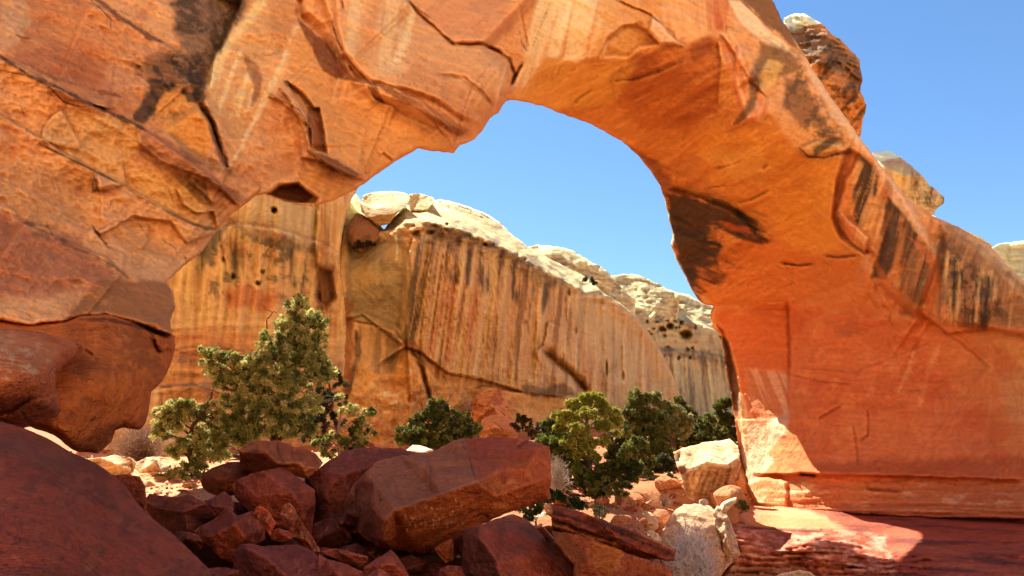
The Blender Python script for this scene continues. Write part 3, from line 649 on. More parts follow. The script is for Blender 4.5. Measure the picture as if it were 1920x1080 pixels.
arch_paint = [
 ('mottle', None, .006, (198,106,60), .5, .1, 1), ('mottle', None, .02, (222,142,92), .45, .1, 2), ('mottle', None, .035, (176,88,50), .35, .22, 3), ('mottle', None, .11, (150,72,44), .35, .3, 14, (.6,1.5)),
 # left mass
 ('poly', [(-1100,-500),(180,-500),(170,0),(350,110),(300,260),(150,190),(0,100),(-1100,-100)], (186,98,58), .7, 40, 14),
 ('poly', [(0,0),(45,0),(60,40),(30,85),(0,100)], (208,140,100), .6, 8, 5),
 ('poly', [(0,110),(110,80),(180,120),(240,180),(150,165),(60,130)], (166,80,52), .6, 20, 10),
 ('poly', [(150,60),(230,120),(200,180),(110,120)], (172,84,48), .5, 25, 12),
 ('poly', [(180,150),(260,70),(320,90),(280,160),(240,190)], (206,124,84), .5, 16, 14),
 ('poly', [(-600,560),(0,560),(240,530),(130,440),(0,400),(-600,350)], (158,76,50), .75, 30, 12),
 ('poly', [(78,262),(95,220),(130,200),(180,215),(250,228),(262,270),(240,310),(215,335),(150,300)], (214,138,84), .8, 6, 3),
 ('poly', [(0,300),(160,330),(170,420),(60,430),(0,380)], (190,112,66), .6, 25, 8),
 ('poly', [(215,340),(300,390),(380,430),(410,432),(400,390),(350,340),(280,320)], (212,136,76), .75, 10, 6),
 ('poly', [(190,440),(260,405),(320,420),(400,440),(350,490),(260,480)], (204,124,74), .6, 14, 6),
 ('poly', [(285,190),(310,168),(345,175),(380,200),(396,240),(400,270),(380,300),(330,260),(290,225)], (214,122,56), .85, 8, 4),
 ('poly', [(270,240),(330,270),(400,320),(445,375),(400,360),(330,310),(262,280)], (170,84,52), .7, 8, 5),
 ('poly', [(320,250),(360,280),(420,300),(440,330),(400,320),(350,300)], DKB, .5, 8, 6),
 ('line', [(375,195),(395,225),(410,270),(425,312)], 16, (104,50,32), .8, 6, 3),
 ('poly', [(262,240),(285,275),(350,308),(420,345),(470,378),(440,382),(350,335),(290,310),(262,290)], (140,76,48), .6, 6, 4),
 ('poly', [(320,330),(350,322),(385,345),(398,385),(372,380),(350,355)], (112,66,40), .7, 4, 3),
 # black varnish of the near abutment
 ('poly', [(335,-200),(330,0),(325,40),(345,75),(340,100),(365,135),(385,155),(400,120),(420,75),(455,25),(480,-60),(500,-200)], (64,44,36), .92, 18, 12),
 ('poly', [(345,65),(385,60),(398,95),(392,135),(375,120),(348,95)], (150,98,74), .75, 5, 7), ('poly', [(380,-20),(425,-20),(415,30),(392,55),(375,30)], (140,88,66), .5, 12, 9),
 ('poly', [(248,120),(300,100),(345,110),(385,140),(390,155),(370,180),(330,165),(310,168),(280,150)], (96,56,38), .7, 26, 12),
 ('poly', [(310,108),(345,100),(380,145),(395,170),(370,180),(345,150)], BLK, .75, 10, 8),
 ('poly', [(275,150),(330,155),(312,178),(290,200),(268,232),(246,225),(262,190),(280,170)], BLK, .85, 9, 7),
 ('poly', [(340,170),(385,180),(378,192),(350,188)], BLK, .8, 6, 4),
 ('line', [(0,105),(60,145),(110,165),(190,205),(250,232),(275,245)], 7, (80,44,34), .85, 4, 3),
 ('line', [(0,132),(45,140),(75,152),(95,165),(120,192),(150,200),(180,197)], 3.5, (88,46,32), .8, 2, 1),
 ('line', [(20,108),(60,125),(110,150),(150,160),(190,172),(225,180)], 5, (100,50,38), .6, 5, 5),
 ('line', [(170,-10),(200,12),(218,30),(250,50),(280,70),(305,80)], 8, (92,44,32), .8, 4, 3),
 ('line', [(165,-5),(190,18),(210,38)], 2, (60,34,26), .8, 1, 1), ('line', [(207,38),(207,55)], 2, (80,44,32), .6, 1, 1),
 ('line', [(30,65),(40,70),(58,73)], 4, (100,50,32), .7, 2, 1), ('line', [(75,270),(140,302),(220,342)], 4.5, (58,38,28), .85, 2, 1),
 ('line', [(305,392),(350,415),(385,428),(405,428)], 6, (96,58,38), .8, 3, 1), ('line', [(220,342),(260,368),(305,392)], 2, (120,72,46), .7, 1, 1),
 ('line', [(75,268),(80,240),(95,218),(118,203)], 2.5, (140,70,42), .7, 1, 1), ('line', [(0,165),(30,178),(45,215),(52,255)], 1.6, (120,60,40), .6, 1, 1),
 ('line', [(36,416),(90,425),(100,445),(140,462)], 6, (84,46,32), .75, 4, 4), ('line', [(62,440),(85,440),(95,450)], 9, (110,78,42), .6, 5, 4),
 ('line', [(110,455),(180,480),(215,500),(242,522)], 5, (100,52,38), .7, 4, 3), ('line', [(202,492),(210,502)], 10, (116,84,52), .6, 5, 3),
 ('line', [(172,422),(188,445),(205,465)], 3, (110,58,36), .8, 1, 1), ('line', [(178,435),(215,415),(262,412)], 2.5, (150,78,48), .7, 1, 1),
 ('line', [(262,422),(275,440),(277,452)], 2, (90,48,32), .7, 1, 1), ('line', [(305,450),(325,462),(330,468)], 2, (90,48,32), .7, 1, 1), ('line', [(347,480),(350,495),(346,508)], 2, (84,46,30), .8, 1, 1),
 ('poly', [(172,335),(176,325),(186,355),(172,365)], (110,54,34), .8, 2, 1),
 ('line', [(312,345),(322,370),(326,385)], 2, (120,70,42), .7, 1, 1), ('line', [(208,378),(205,392)], 1.5, (110,60,40), .6, 1, 1),
 ('line', [(-60,602),(0,604),(50,614),(120,606),(150,597),(200,594),(260,609),(325,630)], 5, (80,40,28), .8, 3, 2),
 ('poly', [(120,600),(190,520),(240,530),(270,525),(312,528),(323,545),(329,575),(320,600),(322,628),(260,606),(200,591)], (152,80,44), .85, 10, 4),
 ('mottle', [(330,-40),(480,-40),(400,170),(300,170)], .08, (156,98,70), .6, .12, 21), ('mottle', [(250,100),(400,90),(390,200),(260,240)], .07, (40,30,26), .7, .12, 22),
 # buttress between varnish and centre: bleached ribs
 ('poly', [(430,90),(455,30),(500,-40),(540,-60),(550,30),(500,150),(470,210),(440,300),(425,290),(415,240),(385,170)], (208,132,82), .7, 14, 6),
 ('line', [(505,-10),(470,30),(430,80),(405,130),(395,165)], 16, (232,172,116), .75, 12, 4), ('line', [(560,30),(540,90),(520,140),(490,200),(450,280),(438,300)], 9, (236,180,130), .7, 7, 4),
 ('line', [(480,120),(460,150),(440,190)], 8, (226,160,106), .6, 5, 4), ('streak', [(405,100),(470,90),(480,200),(420,230),(395,180)], (-.3,1), 16, (234,178,126), .6, .05, 11, 12),
 ('poly', [(455,100),(480,120),(492,150),(488,180),(470,200),(475,160)], (130,64,42), .7, 7, 4),
 ('poly', [(515,0),(560,0),(558,60),(530,90),(500,60)], (180,96,58), .5, 14, 6),
 # centre faces
 ('poly', [(540,80),(580,70),(620,150),(635,180),(640,150),(690,160),(760,230),(860,280),(790,280),(700,330),(660,330),(600,300),(575,215),(550,180)], (214,126,70), .85, 8, 3),
 ('poly', [(555,0),(562,38),(600,68),(628,100),(640,135),(645,145),(632,148),(605,130),(585,90),(565,55),(552,20)], (120,58,36), .9, 5, 3),  # narrow turned-away face painted darker, shade put into the colour
 ('poly', [(690,152),(705,155),(720,195),(708,192)], (130,64,42), .8, 3, 2), ('poly', [(700,158),(760,175),(800,195),(850,225),(880,245),(862,256),(830,240),(780,205),(735,180)], (138,68,42), .85, 5, 3),
 ('line', [(735,186),(775,198),(800,215),(815,230),(835,258)], 5, (150,80,46), .8, 2, 1), ('line', [(632,146),(690,156),(740,166)], 3.5, (118,60,38), .8, 2, 1),
 ('line', [(530,150),(552,165),(575,190),(590,202)], 8, (120,60,36), .8, 4, 3), ('poly', [(575,200),(600,200),(606,240),(614,288),(592,282),(578,260)], (136,68,42), .85, 4, 2),  # more of the turned-away faces, their shade painted in
 ('line', [(500,172),(530,190),(560,205),(572,225),(580,265)], 4, (140,74,40), .8, 3, 1), ('poly', [(585,282),(620,295),(680,328),(660,334),(610,312)], (110,52,32), .85, 5, 3),
 ('poly', [(500,364),(530,345),(555,342),(590,368),(575,382),(540,380)], (96,42,26), .9, 5, 3), ('poly', [(560,320),(600,318),(660,345),(640,366),(600,372),(560,340)], (196,112,56), .6, 10, 5),
 ('poly', [(480,300),(560,280),(580,300),(540,330),(480,350),(450,330)], (186,98,58), .5, 16, 8),
 ('poly', [(690,-200),(700,100),(800,140),(880,240),(920,210),(950,110),(960,-200)], (206,130,88), .65, 30, 8),
 ('streak', [(620,-150),(770,-150),(760,60),(760,150),(690,130),(640,80)], (-.15,1), 55, (228,168,120), .55, -.05, 3, 30),
 ('line', [(775,15),(768,50),(755,90),(735,130)], 12, (230,172,128), .7, 9, 4), ('line', [(755,0),(748,50),(735,110)], 8, (184,102,68), .5, 8, 4),
 ('poly', [(790,20),(850,-20),(950,-40),(960,60),(900,76),(850,80)], (196,110,76), .6, 20, 6),
 ('poly', [(780,120),(850,140),(900,210),(870,245),(780,200),(740,160)], (194,112,72), .6, 16, 8), ('mottle', [(700,120),(780,90),(900,200),(870,250),(760,190)], .09, (168,84,52), .7, .22, 4),
 ('line', [(765,0),(785,18),(806,33)], 4, (128,60,38), .8, 2, 1), ('line', [(840,70),(852,80),(880,84),(905,80),(935,95),(950,105)], 4, (134,64,40), .8, 2.5, 1),
 ('line', [(960,155),(965,138),(958,120),(948,104)], 6, (110,56,34), .8, 4, 2), ('line', [(958,160),(968,140),(982,120)], 5, (84,48,34), .8, 2, 1),
 ('line', [(622,40),(632,75),(648,105),(668,130),(692,155)], 3, (112,54,36), .85, 1.5, 1), ('line', [(820,138),(860,145),(900,175),(930,204)], 5, (160,84,48), .7, 5, 2), ('line', [(642,0),(643,16)], 2, (96,50,34), .8, 1, 1),
 ('line', [(925,215),(935,170),(950,120)], 5, (232,170,124), .6, 4, 2), ('line', [(905,240),(935,210)], 14, (208,122,64), .6, 8, 3), ('line', [(636,145),(622,195)], 2.5, (232,160,108), .7, 2, 1),
 ('streak', [(960,-150),(1250,-150),(1180,60),(1120,118),(1030,108),(975,180),(950,120)], (-.22,1), 38, (236,180,134), .8, -.05, 5, 16),
 ('line', [(1070,0),(1055,60),(1045,105)], 10, (238,190,146), .7, 7, 3), ('line', [(1140,0),(1125,50),(1105,100)], 9, (232,170,118), .7, 7, 3), ('line', [(1035,0),(1010,70),(980,150)], 22, (224,160,112), .6, 12, 4),
 ('line', [(973,50),(978,80),(990,100)], 2, (110,58,40), .7, 1, 1), ('line', [(1035,0),(1015,45),(1000,85)], 1.6, (128,66,46), .7, 1, 1),
 ('poly', [(1130,-100),(1230,-100),(1240,60),(1190,50),(1150,60),(1130,105),(1110,110),(1125,50)], (212,122,64), .7, 14, 6),
 ('poly', [(1165,50),(1215,50),(1222,85),(1180,110),(1128,108),(1140,85)], (214,138,82), .7, 8, 4), ('line', [(1120,108),(1140,72),(1165,50),(1200,42),(1215,50)], 5, (156,80,44), .8, 4, 2),
 ('poly', [(1218,58),(1224,28),(1240,42),(1262,75),(1290,90),(1250,84),(1236,86)], (226,158,118), .8, 4, 3), ('line', [(1155,0),(1180,10),(1215,25),(1235,40),(1242,48)], 3, (116,58,38), .8, 1.5, 1),
 ('streak', [(1240,-150),(1420,-150),(1400,90),(1370,100),(1340,60),(1290,90),(1250,70)], (.1,1), 26, (232,150,100), .7, .0, 7, 16), ('streak', [(1250,-150),(1380,-150),(1370,60),(1300,60)], (.05,1), 30, (178,62,34), .8, .12, 8, 14),
 ('line', [(1250,52),(1262,60),(1266,72)], 5, (146,76,46), .7, 4, 2),
 # underside
 ('poly', UNDER, (196,104,46), .85, 8, 3),
 ('poly', [(958,187),(1000,148),(1024,108),(1080,122),(1180,108),(1170,130),(1140,160),(1110,185),(1070,200),(1040,206)], (220,134,64), .85, 12, 6),
 ('poly', [(1000,150),(1024,110),(1080,122),(1060,145),(1010,160)], (204,124,60), .6, 10, 4),
 ('poly', [(1180,108),(1250,86),(1340,68),(1352,120),(1345,200),(1290,250),(1200,240),(1140,190),(1145,150)], (176,80,36), .6, 20, 10),
 ('poly', [(1150,150),(1190,105),(1250,90),(1230,120),(1190,145)], (150,64,30), .7, 10, 6), ('poly', [(1290,90),(1330,66),(1340,100),(1300,115)], (140,60,30), .7, 10, 6),
 ('line', [(1145,152),(1180,150),(1215,142),(1250,130),(1300,105)], 4, (122,56,30), .7, 4, 5), ('line', [(1075,195),(1085,182),(1105,172),(1112,166)], 2.6, (100,50,28), .8, 1, 1),
 ('streak', [(1150,100),(1350,70),(1350,220),(1200,240)], (1,-.5), 24, (150,66,34), .6, .1, 9, 20), ('streak', [(1000,140),(1200,105),(1150,200),(1040,200)], (1,-.45), 26, (230,152,76), .5, .05, 6, 12),
 ('poly', [(1350,70),(1385,90),(1430,180),(1440,210),(1415,235),(1392,225),(1370,150)], (212,110,66), .8, 8, 4), ('streak', [(1350,60),(1400,60),(1440,200),(1400,225)], (.35,1), 20, (232,150,104), .8, .0, 12, 8),
 ('poly', [(1300,250),(1420,240),(1470,260),(1500,290),(1570,300),(1560,400),(1580,470),(1480,480),(1440,420),(1330,340)], (214,122,52), .8, 24, 9),
 ('poly', [(1350,290),(1420,280),(1450,320),(1430,350),(1360,330)], (222,142,72), .6, 14, 8), ('poly', [(1310,290),(1350,270),(1380,290),(1340,310)], (216,138,70), .5, 10, 6),
 ('poly', [(1470,370),(1550,345),(1548,410),(1565,455),(1560,475),(1490,478),(1468,430)], (218,126,50), .75, 20, 6),
 ('streak', [(1300,240),(1500,240),(1560,400),(1500,490),(1350,480)], (1,-.5), 30, (196,100,40), .55, .1, 15, 20),
 ('poly', [(1260,470),(1440,450),(1600,490),(1700,560),(1720,590),(1480,585),(1340,573),(1290,530)], (202,98,46), .75, 20, 7),
 ('poly', [(1160,262),(1195,288),(1240,352),(1250,370),(1300,380),(1330,385),(1270,350),(1230,300)], (120,54,32), .7, 10, 5),
 ('streak', [(1180,270),(1300,300),(1440,400),(1300,560),(1260,440),(1230,340)], (1,.42), 22, (120,54,30), .6, .12, 16, 14),
 ('poly', [(1240,352),(1275,368),(1330,378),(1375,400),(1415,425),(1432,448),(1395,440),(1365,432),(1330,425),(1345,455),(1345,495),(1310,505),(1300,540),(1320,570),(1300,552),(1270,490),(1260,450),(1252,400)], (58,38,30), .92, 14, 11),
 ('streak', [(1235,345),(1300,360),(1400,395),(1450,450),(1400,470),(1360,520),(1310,560),(1260,450)], (1,.4), 17, (56,38,30), .85, -.02, 161, 10, .12),
 ('streak', [(1330,400),(1420,420),(1420,500),(1330,520)], (1,.1), 14, (196,100,46), .6, .15, 162, 10, .12),
 ('poly', [(1350,415),(1400,425),(1412,440),(1370,432)], (168,70,36), .8, 6, 4), ('poly', [(1355,455),(1400,460),(1390,480),(1350,475)], (196,104,44), .7, 8, 6),
 ('line', [(1245,370),(1254,410),(1262,445),(1258,460),(1270,490),(1288,525)], 4, (224,186,150), .6, 2, 1),
 ('poly', [(1302,552),(1318,570),(1338,573),(1330,600),(1315,580)], (74,50,40), .7, 5, 3),
 ('line', [(1545,478),(1570,483),(1610,478)], 3, (116,58,30), .8, 1.5, 1), ('line', [(1465,493),(1500,498),(1528,494)], 3, (100,52,28), .85, 1, 1), ('line', [(1380,382),(1410,373),(1440,357)], 3.5, (140,74,36), .8, 2, 1),
 ('line', [(1330,352),(1362,347)], 2.5, (130,68,34), .7, 1, 1), ('line', [(1340,316),(1375,308)], 2.5, (120,62,34), .7, 1, 1), ('line', [(1482,345),(1510,330)], 3, (180,94,42), .7, 3, 1),
 # outer shoulder: varnish patches, bleached rim
 ('poly', [(1450,-10),(1425,-80),(1380,-120),(1380,-10),(1410,20),(1450,55),(1500,100),(1490,75)], (104,62,42), .85, 8, 5),
 ('poly', [(1365,0),(1390,5),(1430,45),(1470,80),(1500,110),(1470,95),(1430,75),(1395,48)], (226,176,140), .85, 5, 3), ('line', [(1388,0),(1420,30),(1450,60)], 2, (96,58,44), .7, 1, 1),
 ('poly', [(1425,80),(1460,90),(1490,100),(1500,130),(1470,140),(1440,150),(1420,165),(1415,130)], (110,70,46), .8, 12, 6), ('poly', [(1410,130),(1425,160),(1418,200),(1395,225),(1375,235),(1400,195)], (84,56,40), .75, 7, 4),
 ('poly', [(1475,150),(1510,150),(1550,240),(1580,265),(1545,262),(1520,230),(1500,240),(1470,200)], (128,74,46), .8, 12, 6), ('mottle', [(1440,80),(1500,100),(1590,270),(1540,290),(1470,200)], .07, (80,52,38), .7, .05, 5),
 ('poly', [(1500,100),(1530,140),(1610,255),(1640,300),(1620,290),(1560,220),(1520,150)], (216,152,116), .8, 10, 4), ('poly', [(1440,110),(1470,120),(1450,160),(1430,170),(1425,140)], (222,150,84), .7, 8, 4),
 ('poly', [(1500,270),(1535,262),(1580,268),(1545,292),(1515,294)], (196,126,70), .8, 4, 3), ('line', [(1500,278),(1515,293),(1545,296),(1580,285)], 4, (70,44,32), .9, 2, 1), ('streak', [(1515,262),(1590,258),(1600,290),(1530,296)], (-1,.8), 18, (84,54,38), .9, .0, 6, 6),
 ('poly', [(1585,285),(1600,290),(1585,340),(1568,400),(1600,440),(1640,470),(1660,490),(1620,475),(1575,440),(1558,405),(1566,340)], (164,78,38), .9, 5, 3),
 ('poly', [(1600,280),(1640,300),(1680,380),(1640,440),(1580,400),(1580,350)], (206,108,56), .8, 8, 4),
 ('poly', [(1612,288),(1645,320),(1645,365),(1628,420),(1605,425),(1600,370),(1608,330)], (58,40,32), .92, 8, 4), ('poly', [(1575,402),(1585,400),(1635,450),(1625,478),(1590,450)], (208,112,66), .85, 4, 2),
 ('poly', [(1625,360),(1660,375),(1655,420),(1640,450),(1620,440)], (210,120,70), .8, 8, 4), ('streak', [(1600,300),(1680,330),(1680,440),(1600,470)], (-.32,1), 15, (226,146,92), .75, .05, 22, 10),
 ('poly', [(1665,370),(1700,400),(1720,440),(1700,480),(1660,520),(1635,520),(1650,450)], (62,44,36), .9, 8, 5), ('poly', [(1700,430),(1750,470),(1745,540),(1720,600),(1690,590),(1680,540),(1690,480)], (86,50,36), .75, 12, 5),
 ('poly', [(1640,290),(1700,370),(1760,470),(1770,485),(1740,460),(1690,400),(1650,340)], (214,142,104), .85, 8, 4), ('poly', [(1700,440),(1760,480),(1762,540),(1740,600),(1730,560),(1745,500)], (196,92,50), .8, 6, 4),
 ('streak', [(1640,380),(1780,450),(1760,620),(1640,560)], (-.28,1), 22, (200,110,62), .75, .08, 23, 14), ('streak', [(1660,420),(1780,480),(1760,610),(1660,580)], (-.25,1), 26, (52,38,32), .85, .15, 25, 14),
 ('poly', [(1760,410),(1850,460),(1980,560),(1980,620),(1860,610),(1800,600),(1765,560),(1765,480)], (156,96,62), .8, 14, 6), ('mottle', [(1760,440),(1860,520),(1900,600),(1770,600)], .06, (84,56,42), .85, .0, 6),
 ('streak', [(1765,470),(1980,560),(1980,640),(1780,620)], (-.1,1), 24, (232,164,104), .8, .05, 28, 14), ('streak', [(1765,500),(1870,520),(1850,625),(1760,610)], (-.05,1), 16, (48,38,32), .9, .1, 29, 12),
 ('poly', [(1790,600),(1850,610),(1840,628),(1800,622)], (52,40,34), .8, 5, 4), ('poly', [(1640,490),(1700,560),(1760,600),(1740,610),(1660,560)], (186,92,46), .7, 10, 4),
 ('poly', [(1790,430),(1850,458),(1980,560),(1930,540),(1850,480)], (204,140,100), .7, 10, 4),
 # right leg
 ('poly', [(1340,585),(1480,575),(1740,600),(1850,625),(2900,800),(2900,1200),(1480,960),(1400,900),(1370,700)], (202,90,48), .85, 24, 8),
 ('poly', [(1395,600),(1478,590),(1480,780),(1440,800),(1400,700),(1380,640)], (206,94,50), .7, 8, 3), ('poly', [(1740,600),(1980,640),(1980,900),(1850,820),(1800,720)], (206,110,58), .7, 40, 12),
 ('poly', [(1860,690),(1980,690),(1980,830),(1900,790)], (206,126,76), .7, 20, 8), ('poly', [(1800,620),(1980,640),(1980,700),(1850,680)], (220,134,76), .6, 20, 7),
 ('streak', [(1650,600),(1800,620),(1760,720),(1680,780),(1640,700)], (-.4,1), 40, (226,134,80), .6, .1, 31, 16), ('line', [(1716,650),(1705,690),(1685,735)], 6, (232,150,100), .6, 4, 3), ('line', [(1760,650),(1740,700),(1725,760)], 10, (228,146,96), .5, 8, 4),
 ('mottle', [(1480,580),(1900,640),(1900,900),(1480,880)], .011, (188,72,36), .5, .1, 8), ('mottle', [(1480,580),(1900,640),(1900,900),(1480,880)], .03, (222,122,70), .4, .22, 9),
 ('poly', [(1560,610),(1600,600),(1625,620),(1580,632)], (170,80,48), .6, 20, 8),
 ('poly', [(1400,690),(1478,700),(1478,780),(1470,800),(1430,800),(1405,760)], (190,110,76), .6, 10, 4), ('streak', [(1385,690),(1480,700),(1478,800),(1400,800)], (.4,1), 22, (226,150,112), .7, .0, 32, 9),
 ('poly', [(1395,790),(1430,800),(1478,770),(1478,808),(1440,850),(1455,860),(1420,900),(1395,905),(1390,860)], (226,160,124), .8, 6, 4),  # jagged sunlit patch at the foot painted pale
 ('streak', [(1375,700),(1400,760),(1410,880),(1388,890)], (.03,1), 12, (230,180,140), .8, -.1, 33, 6), ('poly', [(1352,630),(1366,640),(1385,720),(1388,770),(1375,770),(1362,700)], (90,54,40), .85, 4, 2), ('line', [(1368,640),(1384,700),(1392,760)], 4, (222,130,66), .8, 2, 1),  # pale streaks paint sunlight down the left edge of the leg
 ('poly', [(1480,870),(1980,850),(1980,905),(1500,895)], (160,62,34), .55, 16, 6), ('poly', [(1480,900),(1980,905),(1980,968),(1560,955),(1480,948)], (176,92,58), .75, 12, 5), ('mottle', [(1400,900),(1900,905),(1900,970),(1400,960)], .03, (214,150,112), .6, .15, 10, (.6,2)),
 ('line', [(1498,888),(1530,891)], 4, (70,34,24), .8, 2, 1), ('line', [(1625,918),(1660,920),(1690,921)], 4, (90,44,30), .6, 2, 1), ('line', [(1620,765),(1628,772),(1628,815),(1612,827)], 2.2, (116,50,30), .65, 1, 2), ('line', [(1600,800),(1607,835),(1609,870)], 2.2, (130,56,34), .6, 2, 2.5),
 ('line', [(1532,786),(1555,774),(1577,761)], 2.4, (130,60,36), .65, 1.5, 2), ('line', [(1480,702),(1540,716),(1597,720)], 2.5, (150,64,36), .6, 2, 1), ('line', [(1478,565),(1481,640),(1480,700)], 5, (160,70,40), .3, 5, 2),
 ('poly', [(1500,950),(1980,972),(1980,1120),(1450,1100)], (164,78,52), .85, 14, 6), ('line', [(1450,950),(1560,962),(1700,970),(1920,975)], 6, (60,34,28), .8, 3, 2),
]
arch_ops = [((o[0], o[1], o[2] * 1.2) + tuple(o[3:])) if o[0] in ('step', 'crack', 'slab') and o[1][0][0] < 1330 else o for o in arch_ops]
arch = relief('rock_arch', ARCH, AD, arch_ops, arch_paint, (216,132,84), M_ARCH, step=2.5,
       thick=lambda x, y: np.interp(x, [-1000, 200, 700, 960, 1100, 1300, 1450, 2000], [7, 6.5, 7, 8.5, 7, 7, 7, 8]) + 5 * sstep(-100, -500, y) - 5 * sstep(1000, 1100, x) * sstep(1430, 1330, x) * sstep(60, 200, y),
       noise=(.26, .4), nfun=arch_noise, round_px=9, round_m=.35, rough_out=2.0, seed=3, gain=(1.18,1.84,1.82), ridge=.38)
tag(arch, 'huge natural arch of orange red sandstone framing the blue sky', 'rock arch')
# ------------------------------------------------------------------ CLIFFS BEYOND THE ARCH
CG = np.array([.92, 1.33, 1.36])
# -- left wall of the alcove (behind the big tree)
wallL = [(150,300),(480,300),(600,330),(672,352),(660,372),(650,400),(642,440),(638,470),(640,520),(646,560),(650,620),(648,680),(640,760),(650,900),(650,1000),(150,1000)]
def wl_noise(px, py, w):
    s = px + .1 * (py - 500)
    return .5 * fbm(s / 30, py / 260, 5.0, 4) * sstep(300, 420, py) + .5 * fbm(px / 220, py / 30, 2.0, 4) * sstep(560, 640, py)
relL = relief('cliff_wall', wallL, [(150,300,40),(150,1000,36),(320,600,40),(400,400,41),(500,370,42),(480,700,42),(600,400,45),(600,700,45),(640,560,47),(650,350,47),(640,900,46),(300,900,37)],
 [('step', [(395,430),(450,420),(520,430),(600,455),(640,480)], .8, 60), ('step', [(600,360),(590,450),(600,540),(610,640)], -.6, 40),
  ('step', [(300,665),(380,650),(480,660),(600,690)], .7, 40), ('step', [(280,730),(360,722),(460,740)], .8, 30),
  ('slab', [(598,500),(625,505),(632,560),(612,585),(590,560)], -1.2, 10), ('pit', [(514,394,6,6,1.2),(484,531,5,5,.8),(419,487,3,4,.6),(437,518,4,6,.6),(492,510,3,5,.6)])],
 [('poly', [(430,420),(480,360),(560,380),(620,380),(600,470),(520,470),(450,440)], (206,158,116), .85, 14, 8),
  ('poly', [(600,360),(650,360),(640,480),(640,620),(620,640),(600,560),(595,450)], (204,124,72), .8, 14, 7),
  ('streak', [(590,370),(650,360),(645,640),(600,640)], (-.04,1), 22, (232,170,112), .8, .0, 41, 10), ('streak', [(590,370),(650,360),(645,640),(600,640)], (-.04,1), 18, (150,84,52), .7, .12, 42, 10),
  ('poly', [(590,495),(628,500),(632,560),(612,590),(592,575)], (120,60,40), .75, 14, 7),
  ('mottle', [(400,400),(560,420),(640,500),(620,560),(420,560)], .025, (180,96,62), .7, .08, 3), ('mottle', [(370,430),(560,440),(600,560),(380,560)], .05, (96,76,58), .8, .14, 5),
  ('streak', [(420,440),(560,440),(560,540),(420,540)], (0,1), 22, (78,60,46), .85, .16, 44, 14), ('line', [(430,410),(470,440),(540,460),(600,470)], 18, (110,76,54), .6, 12, 8),
  ('poly', [(370,450),(400,430),(425,425),(415,450),(395,490),(372,510)], (92,80,62), .85, 10, 7),
  ('streak', [(320,480),(430,480),(420,600),(320,620)], (0,1), 20, (236,180,110), .7, .05, 46, 14), ('poly', [(420,540),(470,535),(520,560),(500,590),(430,575)], (196,92,56), .6, 14, 8),
  ('streak', [(560,420),(600,420),(580,600),(550,640)], (-.12,1), 20, (240,180,108), .8, .0, 47, 8), ('line', [(575,480),(568,530),(560,580)], 5, (80,54,40), .8, 4, 2),
  ('poly', [(320,620),(560,620),(640,680),(640,760),(300,760)], (208,128,76), .7, 24, 10), ('streak', [(300,640),(640,640),(640,800),(300,800)], (1,.05), 22, (150,110,84), .65, .1, 48, 14), ('streak', [(300,600),(640,620),(640,860),(300,800)], (1,.05), 30, (190,92,54), .6, .1, 49, 14),
  ('line', [(320,665),(400,652),(480,662)], 3, (100,60,42), .8, 2, 2), ('line', [(290,728),(360,720),(430,742)], 4, (90,60,44), .8, 3, 2),
  ('line', [(514,394),(514.5,395)], 13, (60,36,26), 1, 3, 0), ('line', [(484,531),(484.5,532)], 10, (70,40,28), .9, 3, 0)],
 (218,154,104), M_CLIFF, step=3.4, thick=8, noise=(.5, .18), gain=CG * [1.1, 1.28, 1.5], nfun=wl_noise, round_px=5, round_m=.4, seed=11)
tag(relL, 'orange alcove wall with grey lichen patches behind the big pinyon', 'cliff')

# -- the streaked cliff, its shaded shoulder painted grey
nose = [(630,1000),(622,700),(628,560),(636,470),(642,430),(646,395),(655,375),(668,362),(690,395),(720,430),(742,402),(752,388),(775,383),(800,380),(825,373),(850,378),(880,388),(915,402),(935,415),(960,440),
 (990,462),(1010,472),(1040,490),(1070,505),(1100,520),(1130,548),(1160,566),(1190,590),(1230,640),(1270,720),(1290,800),(1300,1000)]
def nose_noise(px, py, w):
    s = px + np.interp(py, [400, 760], [0, 46]) * sstep(1080, 800, px)
    m = sstep(445, 500, py - (px - 840) * .28) * sstep(760, 800, px)
    fl = fbm(s / 16, py / 420, 3.0, 5, .6)
    g = 1.0 * fl * m * sstep(760, 700, py - np.clip(px - 900, 0, 300) * .1)
    bed = .5 * ridged(px / 260, py / 22 + px / 160, 4., 3) * sstep(460, 410, py - np.clip(px - 840, 0, 400) * .45)
    low = .9 * fbm(px / 60, py / 45, 8., 5) * sstep(640, 720, py)
    kn = .9 * ridged(px / 40, py / 18, 14., 4) * sstep(470, 420, py - np.clip(px - 840, 0, 400) * .45)
    return g - bed * 1.1 - kn + low
